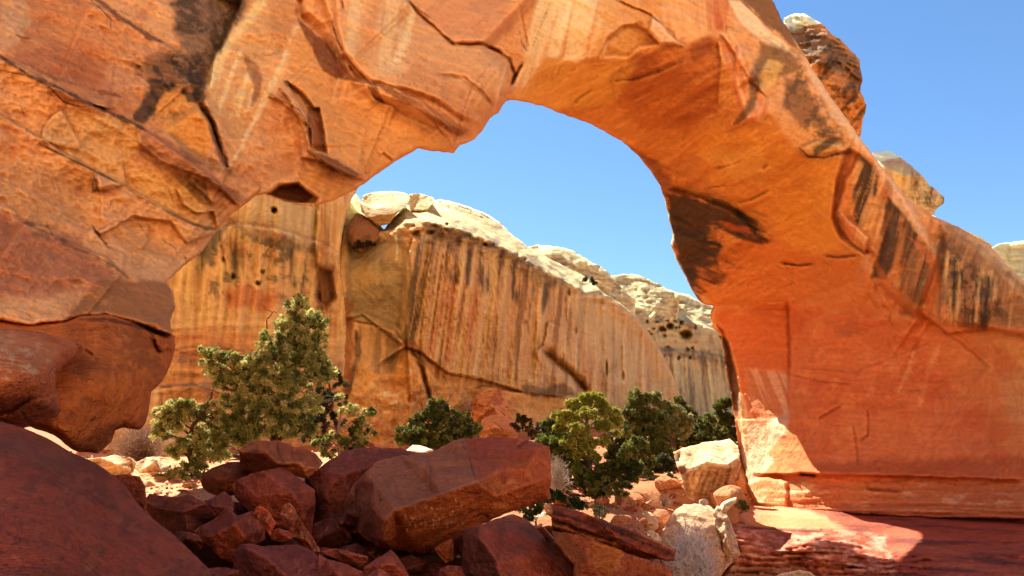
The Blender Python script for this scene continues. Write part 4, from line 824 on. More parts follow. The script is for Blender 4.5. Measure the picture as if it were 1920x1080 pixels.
relN = relief('streaked_cliff', nose, [(630,480,48),(640,900,46),(700,450,49),(700,600,48.5),(700,850,46),(760,430,48),(800,620,49),(800,850,49),(860,450,50.5),(900,700,54),(900,850,54),(960,500,56),(1050,540,62),(1050,800,62),(1150,600,72),(1150,850,70),(1250,700,82),(1280,950,80),(640,380,53),(680,400,54)],
 [('cap', [(640,370),(700,440),(735,440),(760,420),(800,420),(850,430),(900,448),(950,472),(1000,500),(1060,533),(1095,552)], .26, 16),
  ('step', [(770,760),(762,600),(772,520),(768,470),(780,430)], .9, 40), ('step', [(650,600),(700,610),(740,620),(770,660),(800,690),(830,730)], .8, 50),
  ('step', [(700,690),(760,650),(790,660),(840,700),(900,710),(980,735),(1060,745)], -1.0, 40), ('crack', [(775,665),(790,690),(800,730),(812,770)], 1.0, 4),
  ('step', [(640,600),(680,590),(760,650)], -.5, 30), ('crack', [(1018,655),(1045,680),(1075,705),(1105,740)], 2.2, 9), ('step', [(1000,660),(1018,650),(1030,600)], .8, 30),
  ('slab', [(655,440),(700,445),(720,440),(755,440),(768,470),(768,520),(760,600),(755,625),(700,605),(650,590),(642,500)], -.8, 14),
  ('step', [(875,735),(905,725),(960,735),(1060,740),(1100,750)], .9, 24),
  ('pit', [(838,421,4,3,1.5),(908,458,6,4,1.2),(970,478,6,4,1.4),(984,486,4,4,1.4),(780,440,8,8,1),(805,436,10,5,1), (1080,620,2,9,.5),(1138,690,1.6,18,.9),(985,604,2,6,.5),(1066,548,3,10,.6),(1168,705,3,10,.6)])],
 [('poly', [(640,300),(1240,300),(1200,575),(1150,568),(1110,556),(1050,530),(950,470),(900,446),(850,428),(790,416),(740,430),(640,420)], (238,192,138), .95, 10, 5),  # sunlit top painted cream, light put into the colour
  ('streak', [(650,350),(850,370),(1100,500),(1200,600),(1100,560),(900,440),(760,425)], (1,.45), 8, (196,142,96), .75, .04, 52, 8), ('mottle', [(650,350),(900,380),(1200,580),(1100,560),(900,440),(740,430)], .07, (172,118,78), .7, .14, 51, (.6, 1.3)),
  ('poly', [(640,400),(680,400),(720,430),(690,470),(650,480)], (196,150,108), .8, 14, 6),
  ('poly', [(650,460),(700,445),(755,435),(772,470),(768,540),(758,620),(700,605),(648,590)], (188,152,118), .95, 9, 4), ('mottle', [(650,470),(765,470),(760,610),(650,590)], .04, (150,120,94), .6, .1, 53), ('mottle', [(650,470),(765,470),(760,610),(650,590)], .03, (206,150,90), .6, .15, 54),
  ('poly', [(740,470),(770,460),(775,520),(755,640),(742,640),(765,540)], (220,172,124), .7, 6, 4), ('poly', [(775,440),(830,440),(960,480),(900,500),(830,470),(800,500),(790,620),(770,660),(765,560)], (206,164,120), .7, 12, 6),  # pale edge of the shoulder paints its sunlit rim
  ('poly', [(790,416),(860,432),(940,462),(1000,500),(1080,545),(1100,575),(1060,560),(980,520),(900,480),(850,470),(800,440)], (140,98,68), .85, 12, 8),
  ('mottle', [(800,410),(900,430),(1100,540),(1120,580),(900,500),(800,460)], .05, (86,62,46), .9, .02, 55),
  ('poly', [(770,480),(820,450),(870,470),(1000,520),(1090,560),(1110,600),(1180,640),(1230,760),(1080,740),(900,700),(800,690),(770,640)], (214,148,102), .8, 14, 8),
  ('poly', [(840,540),(880,500),(900,560),(880,660),(830,680),(800,660)], (206,122,84), .6, 18, 8),
  ('streak', [(770,470),(880,450),(1130,570),(1240,780),(1000,740),(790,700)], (-.14,1), 15, (232,178,122), .75, .0, 56, 16, .05),
  ('streak', [(770,470),(880,450),(1130,570),(1240,780),(1000,740),(790,700)], (-.13,1), 15, (150,96,66), .8, .14, 58, 16, .05),
  ('streak', [(900,480),(1130,570),(1240,780),(1000,740),(920,700)], (-.03,1), 12, (112,78,58), .75, .2, 59, 16, .05),
  ('streak', [(770,440),(830,440),(800,560),(790,700),(760,700)], (-.18,1), 16, (82,64,50), .85, .0, 60, 10, .05),
  ('streak', [(820,440),(1100,560),(1110,620),(820,520)], (-.05,1), 14, (70,52,42), .85, .12, 61, 14, .1),
  ('poly', [(1060,540),(1110,555),(1200,640),(1250,790),(1180,780),(1130,700),(1090,620)], (222,170,120), .75, 18, 8), ('streak', [(1060,600),(1200,620),(1250,790),(1080,740)], (-.02,1), 13, (176,108,74), .6, .14, 62, 14, .06),
  ('poly', [(700,700),(760,650),(840,700),(1060,750),(1100,800),(1100,1000),(640,1000),(650,760)], (222,146,84), .85, 14, 8), ('mottle', [(660,700),(900,720),(1050,800),(900,900),(660,860)], .02, (236,170,104), .7, .0, 63), ('mottle', [(660,700),(900,720),(1050,800),(900,900),(660,860)], .04, (178,100,60), .7, .14, 64), ('mottle', [(700,690),(780,690),(800,760),(700,780)], .05, (238,200,160), .8, .16, 65, (1,1.6)),
  ('line', [(785,660),(795,690),(802,730),(815,770)], 7, (110,66,44), .8, 4, 2), ('poly', [(745,640),(775,640),(800,665),(775,668)], (150,84,52), .7, 6, 4),
  ('line', [(668,620),(672,660),(660,700),(650,745)], 10, (72,56,46), .9, 6, 4), ('line', [(650,600),(700,608),(760,640)], 3, (120,66,44), .8, 2, 2), ('poly', [(640,560),(660,570),(665,640),(650,760),(640,760)], (160,84,56), .7, 8, 6), ('streak', [(640,600),(760,620),(740,700),(640,700)], (-.05,1), 18, (150,108,78), .8, .05, 66, 10),
  ('line', [(1018,655),(1045,680),(1075,705),(1105,740)], 9, (110,68,46), .75, 4, 4), ('line', [(880,735),(920,722),(1000,738),(1060,742)], 8, (150,88,52), .6, 6, 5), ('poly', [(980,725),(1060,720),(1090,745),(1000,745)], (100,66,46), .7, 8, 6),
  ('line', [(742,440),(745,465),(743,490)], 4, (246,232,206), .8, 2, 2), ('poly', [(760,440),(772,432),(790,452),(775,470),(755,468)], (206,140,90), .8, 5, 3)],  # near-white line is a painted sunlit rim
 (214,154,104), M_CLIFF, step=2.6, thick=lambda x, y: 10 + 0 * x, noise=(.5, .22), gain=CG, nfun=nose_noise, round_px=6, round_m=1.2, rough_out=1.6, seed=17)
tag(relN, 'tall cliff with long vertical orange and dark streaks and a pale sunlit top', 'cliff')

# -- the far cliff full of pits
far = [(1080,1000),(1060,700),(1080,560),(1092,540),(1100,530),(1130,545),(1180,548),(1215,560),(1240,570),(1275,565),(1320,580),(1400,600),(1500,640),(1500,1000)]
def far_noise(px, py, w):
    s = px - np.interp(py, [640, 760], [0, 12])
    m = sstep(640, 690, py - (1300 - px) * .05)
    return 1.6 * fbm(s / 17, py / 300, 6., 4, .6) * m + 1.0 * fbm(px / 120, py / 16, 3., 4) * sstep(700, 640, py)
rr = random.Random(5)
pits = [(rr.gauss(1235, 55), rr.gauss(612, 26), rr.uniform(2, 5), rr.uniform(1.5, 4), 1.2) for _ in range(60)]
pits += [(1238,590,8,8,3),(1216,585,9,10,3),(1255,612,8,7,3),(1284,628,13,10,3.5),(1240,617,9,6,3),(1266,600,5,5,2.5),(1277,605,5,5,2.5),(1175,590,8,6,2.5),(1200,570,7,5,2.5),(1222,560,6,4,2.5),(1305,600,4,4,2)]
relF = relief('pitted_cliff', far, [(1060,560,82),(1080,900,78),(1180,600,88),(1180,850,84),(1280,600,96),(1280,850,92),(1380,620,106),(1380,900,100),(1500,800,110)],
 [('cap', [(1080,560),(1140,568),(1200,580),(1260,600),(1310,612),(1400,640)], .5, 8), ('step', [(1100,640),(1200,655),(1300,660),(1400,680)], 1.4, 20), ('step', [(1180,590),(1260,580),(1340,620)], 1.0, 30), ('pit', pits)],
 [('poly', [(1060,500),(1420,500),(1420,625),(1320,610),(1260,598),(1200,578),(1140,566),(1060,556)], (234,188,136), .9, 8, 5),  # sunlit top of the far cliff painted paler than its face
  ('mottle', [(1100,560),(1380,600),(1380,700),(1120,700)], .03, (178,128,86), .6, .1, 71), ('line', [(1180,655),(1260,665),(1340,672),(1380,690)], 16, (120,78,54), .75, 8, 8),
  ('streak', [(1080,640),(1400,660),(1400,800),(1120,800)], (.1,1), 13, (120,90,66), .8, .06, 72, 14, .06), ('streak', [(1080,650),(1400,670),(1400,800),(1120,800)], (.1,1), 12, (228,186,138), .7, .08, 73, 14, .06),
  ('mottle', [(1140,560),(1340,570),(1360,640),(1160,640)], .06, (120,84,58), .7, .2, 74)],
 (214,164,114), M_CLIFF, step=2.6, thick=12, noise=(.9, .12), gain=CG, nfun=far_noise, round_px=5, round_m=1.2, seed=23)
tag(relF, 'far pale cliff riddled with round pits, beside the arch leg', 'cliff')

# -- slickrock domes on the skyline
def dome(name, label, pts, Y0, back, n=60, pops=(), base=(236,188,136), amp=.045, strat=.02, sharp=24, seed=0, mat=None, freq=1.0, gain=None):
    return boulder(name, label, pts, Y0, back, base, pops, mat or M_PALE, n, sharp, amp, freq, .6, seed, 'rock dome', None, (CG * .95) if gain is None else gain, strat, .8)
dome('slickrock_dome', 'pale layered slickrock dome right behind the streaked cliff on the skyline', [(985,463,3),(1010,459,5),(1045,462,4),(1075,470,4),(1100,485,3),(1125,500,2),(1150,520,1),(1190,560,0),(1190,640,0),(1100,600,-2),(1000,540,-2),(980,500,0)], 84, 20, 80,
     [('streak', [(980,450),(1200,500),(1200,580),(980,520)], (1,.28), 9, (190,138,94), .8, .02, 81, 10), ('mottle', [(1000,470),(1180,500),(1180,560),(1000,520)], .05, (160,112,76), .7, .15, 82)], seed=3)
dome('slickrock_dome', 'low pale dome on the skyline right of the layered one', [(1130,516,2),(1170,514,4),(1200,517,3),(1230,530,2),(1262,545,1),(1275,555,0),(1270,600,0),(1200,600,-2),(1120,560,-1)], 94, 20, 60,
     [('streak', [(1130,500),(1280,520),(1280,600),(1130,580)], (1,.25), 9, (196,146,100), .7, .06, 83, 10), ('mottle', None, .06, (170,116,78), .6, .18, 84)], seed=5, base=(236,190,138))
dome('slickrock_dome', 'farthest pale skyline dome, right beside the dark rear edge of the arch leg', [(1225,552,1),(1262,548,3),(1290,552,3),(1320,568,2),(1380,590,1),(1380,640,0),(1300,630,-2),(1225,600,-1)], 104, 20, 50,
     [('streak', [(1220,540),(1400,560),(1400,640),(1220,600)], (1,.25), 10, (180,128,86), .7, .08, 85, 10)], seed=6)
dome('cap_rock', 'rounded pale cap rock perched on the left end of the streaked cliff', [(676,384,0),(682,366,1),(700,360,2),(735,358,3),(762,362,3),(770,372,2),(762,388,0),(745,400,-1),(730,420,-1),(712,424,-1),(690,408,-1),(678,398,-1)], 50, 8, 60,
     [('poly', [(676,392),(720,392),(760,384),(735,440),(690,430)], (172,118,76), .9, 5, 3), ('streak', [(676,360),(770,360),(760,390),(680,396)], (1,-.1), 7, (206,162,112), .5, .1, 86, 6)], seed=8, base=(238,194,142), amp=.02)
dome('cap_rock', 'small pale cap rock just behind the right shoulder of its bigger neighbour', [(762,372,0),(768,364,1),(790,363,2),(812,370,1),(816,378,0),(800,395,0),(770,395,0)], 55, 6, 30, [('mottle', None, .08, (206,160,110), .6, .1, 87)], seed=9, base=(236,188,136))
boulder('wedged_boulder', 'brown rounded boulder wedged in the shaded gully below the cap rock', [(646,440,0),(650,410,0),(665,395,1),(690,402,1),(712,425,1),(716,445,0),(700,462,0),(672,470,-1),(655,462,0)], 48.5, 5, (150,112,80), [('mottle', None, .06, (110,80,58), .7, .1, 88)], M_CLIFF, 40, 10, .03)

# -- heads of rock standing on the back of the arch
dome('weathered_rock', 'big brown rock head with a top painted sunlit white behind the arch shoulder', [(1470,34,1),(1486,26,2),(1505,25,2),(1528,36,2),(1552,55,1),(1575,75,1),(1598,95,0),(1612,112,0),(1618,150,-1),(1613,172,-1),(1626,196,-1),(1618,225,0),(1613,258,1),(1570,230,0),(1500,150,0),(1470,80,0),(1540,120,-2)], 40, 7, 90,
     [('poly', [(1450,0),(1540,20),(1545,40),(1500,52),(1480,62),(1460,60)], (240,212,172), .95, 6, 4), ('poly', [(1470,60),(1520,50),(1600,110),(1620,150),(1590,150),(1560,130),(1500,110)], (128,84,56), .85, 14, 8),  # white top is sunlight put into the colour
      ('mottle', [(1480,50),(1620,90),(1630,250),(1560,250)], .04, (84,54,40), .85, .05, 91), ('streak', [(1540,100),(1630,120),(1630,260),(1560,240)], (-.8,1), 18, (204,112,58), .8, .0, 92, 10), ('streak', [(1540,100),(1630,120),(1630,260),(1560,240)], (-.8,1), 14, (66,46,36), .8, .12, 93, 10)],
     base=(200,118,66), amp=.1, sharp=26, seed=12, mat=M_ARCH, gain=(.9,1.35,1.5))
dome('weathered_rock', 'smaller striped rock head with a cap painted sunlit pale behind the arch', [(1632,286,1),(1648,283,2),(1672,284,2),(1690,296,1),(1712,312,1),(1730,330,0),(1745,348,0),(1770,370,0),(1768,382,0),(1755,392,0),(1750,405,0),(1690,370,0),(1640,310,0),(1700,330,-1.5)], 40, 5, 80,
     [('poly', [(1620,275),(1700,275),(1695,296),(1670,298),(1650,303),(1630,302)], (246,224,184), .95, 4, 3), ('streak', [(1640,300),(1770,330),(1770,400),(1660,370)], (-.15,1), 13, (232,178,112), .85, .0, 95, 8), ('streak', [(1700,310),(1775,350),(1770,400),(1720,380)], (-.15,1), 12, (96,62,44), .85, .05, 96, 8), ('mottle', [(1730,340),(1775,360),(1765,395),(1740,385)], .08, (90,58,42), .8, .0, 97)],  # pale cap is painted sunlight
     base=(202,146,104), amp=.05, sharp=26, seed=14, mat=M_ARCH, gain=(.9,1.35,1.5))
dome('rock_shoulder', 'thin sunlit strip of pale rock along the skyline right of the smaller rock head', [(1745,402,0),(1765,412,0),(1800,428,0),(1840,446,0),(1862,462,0),(1850,480,1),(1760,430,1)], 37, 5, 40, [('mottle', None, .06, (206,150,110), .6, .1, 98)], seed=16, base=(236,200,150), amp=.02)
dome('slickrock_dome', 'bright cream slickrock dome at the right edge under the open sky', [(1850,470,0),(1868,459,1),(1890,455,2),(1925,451,2),(2000,440,2),(2080,470,0),(2080,600,0),(1900,560,0),(1850,500,0)], 52, 10, 60, [('mottle', None, .05, (222,186,132), .5, .15, 99)], seed=18, base=(236,204,152), amp=.02)
# ------------------------------------------------------------------ ROCKS AGAINST THE ARCH
BG = np.array([1.36, 1.66, 1.3])
def rrock(name, label, outline, depth, ops, pops, base, mat=None, cat='boulder', group=None, **kw):
    o = relief(name, outline, depth, ops, pops, base, mat or M_BOULD, **kw); return tag(o, label, cat, group)
# overhanging block wedged under the left abutment
rrock('fallen_block', 'huge smooth orange block wedged under the left foot of the arch, overhanging the gap',
  [(-300,590),(0,600),(50,609),(120,602),(150,592),(200,589),(260,604),(300,618),(328,630),(329,656),(318,690),(300,720),(284,735),(279,770),(272,793),(262,806),(232,802),(216,806),(210,828),(186,850),(150,848),(135,842),(100,815),(55,800),(-100,830),(-300,830)],
  [(-300,600,10.5),(-300,830,9.5),(0,600,12.2),(60,800,10.5),(120,610,12.4),(200,590,13),(325,640,14.4),(250,680,12.2),(200,700,11.4),(270,780,12.6),(180,840,11.6),(120,780,10.6),(220,805,12)],
  [('slab', [(287,628),(300,625),(328,632),(329,656),(310,655),(300,660),(292,645)], .25, 4), ('crack', [(290,640),(296,660),(306,658)], .15, 2.5), ('step', [(150,598),(200,600),(260,612),(325,640)], .25, 24),
   ('crack', [(160,655),(170,662),(176,665)], .1, 2)],
  [('poly', [(120,600),(200,595),(260,612),(240,700),(160,720),(120,660)], (150,70,38), .5, 30, 14), ('poly', [(240,620),(310,650),(300,700),(250,700)], (206,112,56), .7, 24, 10), ('streak', [(130,600),(320,620),(290,790),(120,800)], (-.1,1), 40, (206,108,56), .6, .02, 3, 20),
   ('mottle', [(120,600),(320,620),(290,790),(120,800)], .02, (140,62,36), .6, .12, 4), ('line', [(150,600),(200,598),(260,612),(325,636)], 6, (70,38,28), .75, 4, 3), ('line', [(290,640),(296,660),(306,658)], 2, (80,40,28), .8, 1, 1), ('line', [(160,655),(176,666)], 2.5, (90,40,28), .7, 1, 1),
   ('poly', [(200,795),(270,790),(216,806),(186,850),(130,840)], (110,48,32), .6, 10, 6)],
  (204,100,50), step=3, thick=7, noise=(.2, .5), round_px=22, round_m=.5, seed=31, gain=(1.2, 1.5, 1.05))
rrock('boulder', 'rounded salmon boulder with pale scuffs at the left edge of the view',
  [(-260,600),(-60,612),(0,617),(40,618),(75,622),(110,632),(146,640),(150,652),(138,672),(108,700),(104,725),(112,745),(116,768),(108,782),(70,794),(40,802),(0,800),(-260,800)],
  [(-260,610,7.5),(-260,800,7),(0,620,8.8),(0,700,7.9),(0,795,8.5),(60,640,8.9),(60,720,8.2),(105,740,9.0),(140,650,9.6),(60,790,9.0)],
  [('step', [(120,735),(60,750),(20,775),(-40,790)], -.25, 24), ('crack', [(40,770),(50,790),(62,800)], .06, 2)],
  [('poly', [(-260,617),(20,620),(110,650),(100,690),(40,690),(-260,700)], (196,116,84), .6, 20, 10), ('mottle', [(-60,625),(110,640),(105,700),(0,740)], .05, (214,156,124), .7, .12, 5, (1,1.8)), ('poly', [(-260,740),(60,745),(115,770),(40,802),(-260,800)], (126,56,38), .7, 18, 8)],
  (196,96,60), step=3, thick=3.5, noise=(.12, .7), round_px=40, round_m=.7, seed=33, gain=(1.15, 1.45, 1.1))
rrock('boulder', 'enormous smooth dark red boulder filling the lower left corner',
  [(-500,760),(-100,772),(0,790),(45,802),(90,822),(130,846),(180,868),(215,893),(235,912),(262,948),(290,975),(325,1002),(355,1030),(385,1060),(410,1090),(450,1180),(470,1300),(-500,1300)],
  [(-500,760,7),(-500,1300,2.2),(0,790,6.6),(0,930,4.2),(0,1080,3.1),(130,846,6.9),(150,950,4.6),(215,893,7.3),(240,1000,4.8),(200,1080,3.6),(325,1002,6.4),(400,1080,5),(450,1250,3.2),(300,1080,4.1),(100,1250,2.3)],
  [('step', [(90,815),(150,850),(215,905),(265,965),(330,1020),(380,1075),(420,1140)], .0, 20), ('crack', [(235,915),(262,960),(320,1010),(370,1050)], .05, 3), ('crack', [(145,945),(165,950),(170,970)], .02, 2)],
  [('mottle', None, .012, (104,48,40), .7, .02, 6, (1,1.6)), ('mottle', None, .03, (152,70,50), .6, .14, 7), ('mottle', None, .08, (84,42,38), .5, .22, 8), ('mottle', [(0,900),(200,900),(250,1080),(0,1080)], .1, (174,96,66), .4, .3, 9),
   ('poly', [(0,795),(90,830),(150,870),(90,880),(0,850)], (112,60,48), .6, 18, 10), ('line', [(235,915),(262,955),(320,1005),(370,1050)], 5, (160,76,52), .6, 3, 2), ('poly', [(200,905),(262,950),(330,1010),(290,1010),(230,960)], (148,64,48), .6, 12, 6)],
  (148,60,42), step=2.6, thick=3, noise=(.1, .9), round_px=14, round_m=.25, seed=35, gain=BG, rough_out=1.2)
boulder('boulder', 'dark red block just behind the right shoulder of the enormous lower left boulder', [(212,892,0),(235,889,0),(262,893,0),(272,912,0),(276,945,0),(270,985,0),(240,960,0),(210,930,0)], 7.8, 1.2, (132,58,42), [('mottle', None, .05, (104,46,36), .6, .05, 2)], n=40, amp=.02, gain=BG)

# ------------------------------------------------------------------ THE FOREGROUND BOULDER PILE
MARn, REDn, BRNn, GRYn, ORGn = (126,54,44), (156,68,48), (150,76,46), (128,84,70), (176,86,44)
def mot(a, b, c=(110,46,36)): return [('mottle', None, .03, c, .5, .05, a), ('mottle', None, .09, (182,92,66), .35, .2, b), ('streak', [(0,600),(1400,600),(1400,1200),(0,1200)], (.2,1), 9, (110,50,40), .35, .12, a + 3, 5)]
boulder('boulder', 'massive two-toned boulder, sky-lit top painted grey brown, scratched face below painted bounce-lit orange',
 [(687,883,.9),(703,867,1.2),(750,854,1.7),(801,850,1.9),(830,838,2.0),(848,827,2.2),(869,822,2.4),(931,819,2.6),(996,825,2.6),(1015,832,2.3),(1030,836,1.6),(1034,891,1.0),(1030,937,1.2),(973,953,1.0),(931,971,.9),(895,987,.8),(840,1020,.75),(789,1040,.7),(744,1031,.5),(711,1026,.55),(672,1002,1.0),(646,971,1.4),(642,945,1.5),(667,904,1.2),
  (893,906,-.2),(830,927,-.6),(742,957,-1.0),(722,975,-1.1),(716,1010,-.6),(698,955,-.35),(702,905,.35),(800,880,.75),(806,915,.25),(866,830,1.7),(880,862,1.0),(903,860,1.35),(950,880,.9),(1012,842,1.3),(960,845,1.7),(1000,905,.7),(930,930,.35),(668,945,1.2),(690,1005,.7),(985,880,.85)], 11, 3.0, (172,82,46),
 mot(11, 12, (138,62,38)) + [
  ('poly', [(640,940),(668,900),(690,880),(703,866),(750,852),(800,850),(848,826),(872,822),(880,850),(895,880),(905,905),(850,920),(800,938),(742,958),(724,976),(702,956),(698,1020),(650,980)], (138,80,62), .85, 8, 5),  # grey of the upper faces stands in for sky light
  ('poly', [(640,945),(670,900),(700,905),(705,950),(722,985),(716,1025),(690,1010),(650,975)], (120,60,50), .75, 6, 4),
  ('poly', [(869,822),(931,815),(1015,830),(1000,860),(930,880),(900,905),(885,870)], (150,64,46), .85, 10, 5), ('poly', [(930,870),(1000,840),(1030,840),(1034,935),(960,950),(900,920)], (166,72,42), .7, 12, 6),
  ('mottle', [(890,900),(1000,880),(1000,950),(920,960)], .05, (196,106,52), .7, .05, 14), ('poly', [(720,980),(742,960),(895,908),(930,960),(840,1020),(789,1040),(716,1028)], (182,84,42), .8, 7, 4),  # orange front has bounced light painted in
  ('mottle', [(720,960),(900,910),(930,970),(780,1040)], .03, (150,70,38), .6, .08, 15), ('streak', [(755,955),(880,930),(870,985),(760,1000)], (-.1,1), 3.2, (226,160,116), .8, .18, 16, 5, .12),
  ('mottle', [(720,870),(800,860),(800,940),(730,950)], .06, (160,116,92), .4, .2, 17), ('line', [(866,828),(880,860),(893,905)], 3, (84,44,34), .8, 2, 2), ('line', [(799,851),(808,880),(806,905),(812,925)], 2.5, (96,60,48), .7, 2, 2), ('line', [(745,958),(820,930),(895,906)], 2.5, (90,50,38), .7, 1, 1),
  ('line', [(672,900),(668,920),(668,945)], 2.5, (80,44,38), .7, 2, 1)], n=110, sharp=40, amp=.02, freq=2.2, chip=.8, gain=BG, shrink=.8)
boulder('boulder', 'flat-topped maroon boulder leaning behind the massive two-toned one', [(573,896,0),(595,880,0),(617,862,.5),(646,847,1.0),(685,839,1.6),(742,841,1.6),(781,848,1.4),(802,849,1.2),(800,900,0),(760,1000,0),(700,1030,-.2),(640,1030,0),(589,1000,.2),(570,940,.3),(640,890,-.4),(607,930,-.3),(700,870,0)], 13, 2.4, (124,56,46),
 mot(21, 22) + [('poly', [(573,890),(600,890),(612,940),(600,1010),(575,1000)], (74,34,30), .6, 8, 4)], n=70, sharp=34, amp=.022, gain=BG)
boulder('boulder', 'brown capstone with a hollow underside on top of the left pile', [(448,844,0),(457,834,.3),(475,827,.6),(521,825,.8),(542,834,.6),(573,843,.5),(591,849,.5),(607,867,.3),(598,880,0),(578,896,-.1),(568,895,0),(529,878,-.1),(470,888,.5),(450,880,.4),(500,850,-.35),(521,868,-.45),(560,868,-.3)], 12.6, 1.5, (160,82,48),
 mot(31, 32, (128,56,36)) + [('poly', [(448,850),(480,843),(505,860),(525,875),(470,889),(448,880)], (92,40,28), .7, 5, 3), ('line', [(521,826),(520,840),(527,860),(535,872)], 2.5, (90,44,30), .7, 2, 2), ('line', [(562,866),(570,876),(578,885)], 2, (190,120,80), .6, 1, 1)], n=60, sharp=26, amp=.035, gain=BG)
boulder('boulder', 'dark brown rounded boulder at the left end of the pile under the juniper', [(371,904,0),(381,885,0),(400,873,.2),(425,865,.4),(446,863,.5),(467,884,.4),(455,910,0),(438,924,-.1),(410,935,0),(388,925,.2),(376,916,.2),(405,895,-.4),(435,890,-.3)], 13, 1.3, (124,60,38), mot(41, 42, (84,38,28)), n=46, sharp=14, amp=.035, gain=BG)
boulder('boulder', 'flat-faced dark red boulder in the middle of the left pile, under the capstone', [(436,909,0),(445,900,.1),(470,888,.3),(532,875,.7),(542,883,.6),(568,903,.4),(590,918,0),(592,945,-.1),(590,961,0),(584,1002,0),(555,1000,-.2),(510,985,-.2),(459,952,0),(440,932,.1),(498,890,-.15),(548,925,-.5),(570,960,-.4),(480,930,-.35)], 11.6, 1.8, (146,62,44), mot(51, 52), n=60, sharp=34, amp=.018, gain=BG)
boulder('boulder', 'thin dark slab tucked left of the flat-faced red boulder', [(365,962,0),(380,945,.2),(392,936,.3),(420,921,.5),(435,932,.3),(439,946,0),(438,957,-.1),(415,970,-.1),(394,980,0),(368,977,0),(400,950,-.3)], 11, 1.0, (116,52,42), mot(61, 62), n=40, amp=.03, strat=.01, gain=BG)
boulder('boulder', 'ribbed red boulder with a jagged top, at the left of the pile', [(364,995,0),(380,984,.2),(400,976,.3),(423,950,.4),(432,955,.3),(444,966,.2),(470,958,.3),(482,960,.2),(498,985,.2),(497,1013,.1),(480,1021,0),(444,1034,-.1),(438,1056,0),(415,1048,0),(387,1020,0),(368,1008,0),(444,981,-.4),(456,1006,-.35),(400,1005,-.2)], 9.8, 1.2, (154,66,46),
 mot(71, 72) + [('poly', [(364,990),(423,950),(480,958),(444,980),(400,1000),(370,1008)], (112,50,44), .7, 5, 3)], n=60, sharp=34, amp=.03, chip=.8, gain=BG)
boulder('boulder', 'small bright red pointed rock standing upright in the left pile', [(477,959,0),(480,951,0),(488,948,0),(504,958,.1),(518,981,.1),(512,993,0),(506,1005,0),(496,989,0),(486,972,0),(500,975,-.15)], 9.3, .3, (178,76,48), mot(81, 82), n=30, sharp=34, amp=.03, gain=BG)
boulder('boulder', 'long rough brown rock leaning diagonally across the middle of the pile', [(528,950,.1),(535,945,.1),(543,944,.1),(553,953,.1),(568,981,.1),(586,1007,.1),(601,1036,0),(589,1034,0),(565,1020,0),(545,1005,0),(532,981,0),(526,965,0),(552,975,-.15),(575,1010,-.15)], 9.9, .6, (158,76,48), [('mottle', None, .08, (116,54,38), .8, .05, 91), ('mottle', None, .12, (196,110,74), .5, .15, 92)], n=44, sharp=26, amp=.06, freq=2.5, gain=BG)
boulder('boulder', 'little flat red rock lying at the foot of the bright pointed one', [(504,1001,0),(512,993,0),(521,990,0),(542,995,0),(551,1006,0),(545,1012,0),(527,1016,0),(509,1014,0),(525,1002,-.15)], 9.4, .5, (150,64,46), mot(95, 96), n=30, amp=.04, gain=BG)
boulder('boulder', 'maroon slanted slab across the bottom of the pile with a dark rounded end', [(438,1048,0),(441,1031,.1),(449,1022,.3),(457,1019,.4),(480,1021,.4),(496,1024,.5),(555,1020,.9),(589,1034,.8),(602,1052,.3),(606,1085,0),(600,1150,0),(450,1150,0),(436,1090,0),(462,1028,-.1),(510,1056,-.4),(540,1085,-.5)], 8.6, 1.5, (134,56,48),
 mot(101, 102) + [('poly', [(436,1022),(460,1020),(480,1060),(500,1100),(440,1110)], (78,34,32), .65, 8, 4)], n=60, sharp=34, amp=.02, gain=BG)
boulder('boulder', 'broad smooth red rock at the bottom edge, right of the maroon slab', [(598,1037,.2),(606,1044,.2),(615,1049,.2),(651,1058,.2),(680,1072,.1),(690,1100,0),(690,1150,0),(590,1150,0),(596,1080,0),(630,1075,-.4)], 8.6, 1.0, (146,62,46), mot(105, 106), n=44, amp=.02, gain=BG)
boulder('boulder', 'flat red stone in the dark gap below the massive boulder', [(603,1033,0),(616,1030,0),(630,1028,0),(646,1031,0),(689,1043,0),(690,1052,0),(676,1063,0),(646,1054,0),(610,1040,0),(648,1040,-.2)], 9.8, .6, (150,66,48), mot(107, 108), n=40, sharp=34, amp=.025, gain=BG)
boulder('boulder', 'pointed red rock rising from the bottom edge below the massive boulder', [(682,1063,0),(705,1048,.1),(734,1031,.2),(745,1044,.1),(756,1060,.1),(768,1082,0),(772,1150,0),(680,1150,0),(718,1060,-.25),(736,1060,-.2)], 9.0, .7, (154,66,46), mot(109, 110), n=44, sharp=34, amp=.025, gain=BG)
boulder('boulder', 'small pinkish rock at the bottom edge left of the pointed one', [(684,1083,0),(698,1072,0),(710,1065,0),(724,1073,0),(736,1086,0),(740,1130,0),(680,1130,0),(710,1080,-.15)], 8.5, .5, (158,74,56), mot(111, 112), n=30, amp=.03, gain=BG)
boulder('boulder', 'upright orange chip of rock under the right half of the massive boulder', [(813,1028,0),(830,1018,0),(848,1009,0),(852,1030,0),(850,1050,0),(836,1056,0),(822,1042,0),(838,1030,-.1)], 10.8, .5, (162,76,44), mot(113, 114), n=34, sharp=34, amp=.03, gain=BG)
boulder('boulder', 'small dull red rock at the bottom edge right of the pointed one', [(824,1066,0),(840,1060,0),(864,1062,0),(872,1080,0),(870,1120,0),(820,1120,0),(845,1075,-.15)], 9.6, .5, (138,62,46), mot(115, 116), n=34, amp=.03, gain=BG)
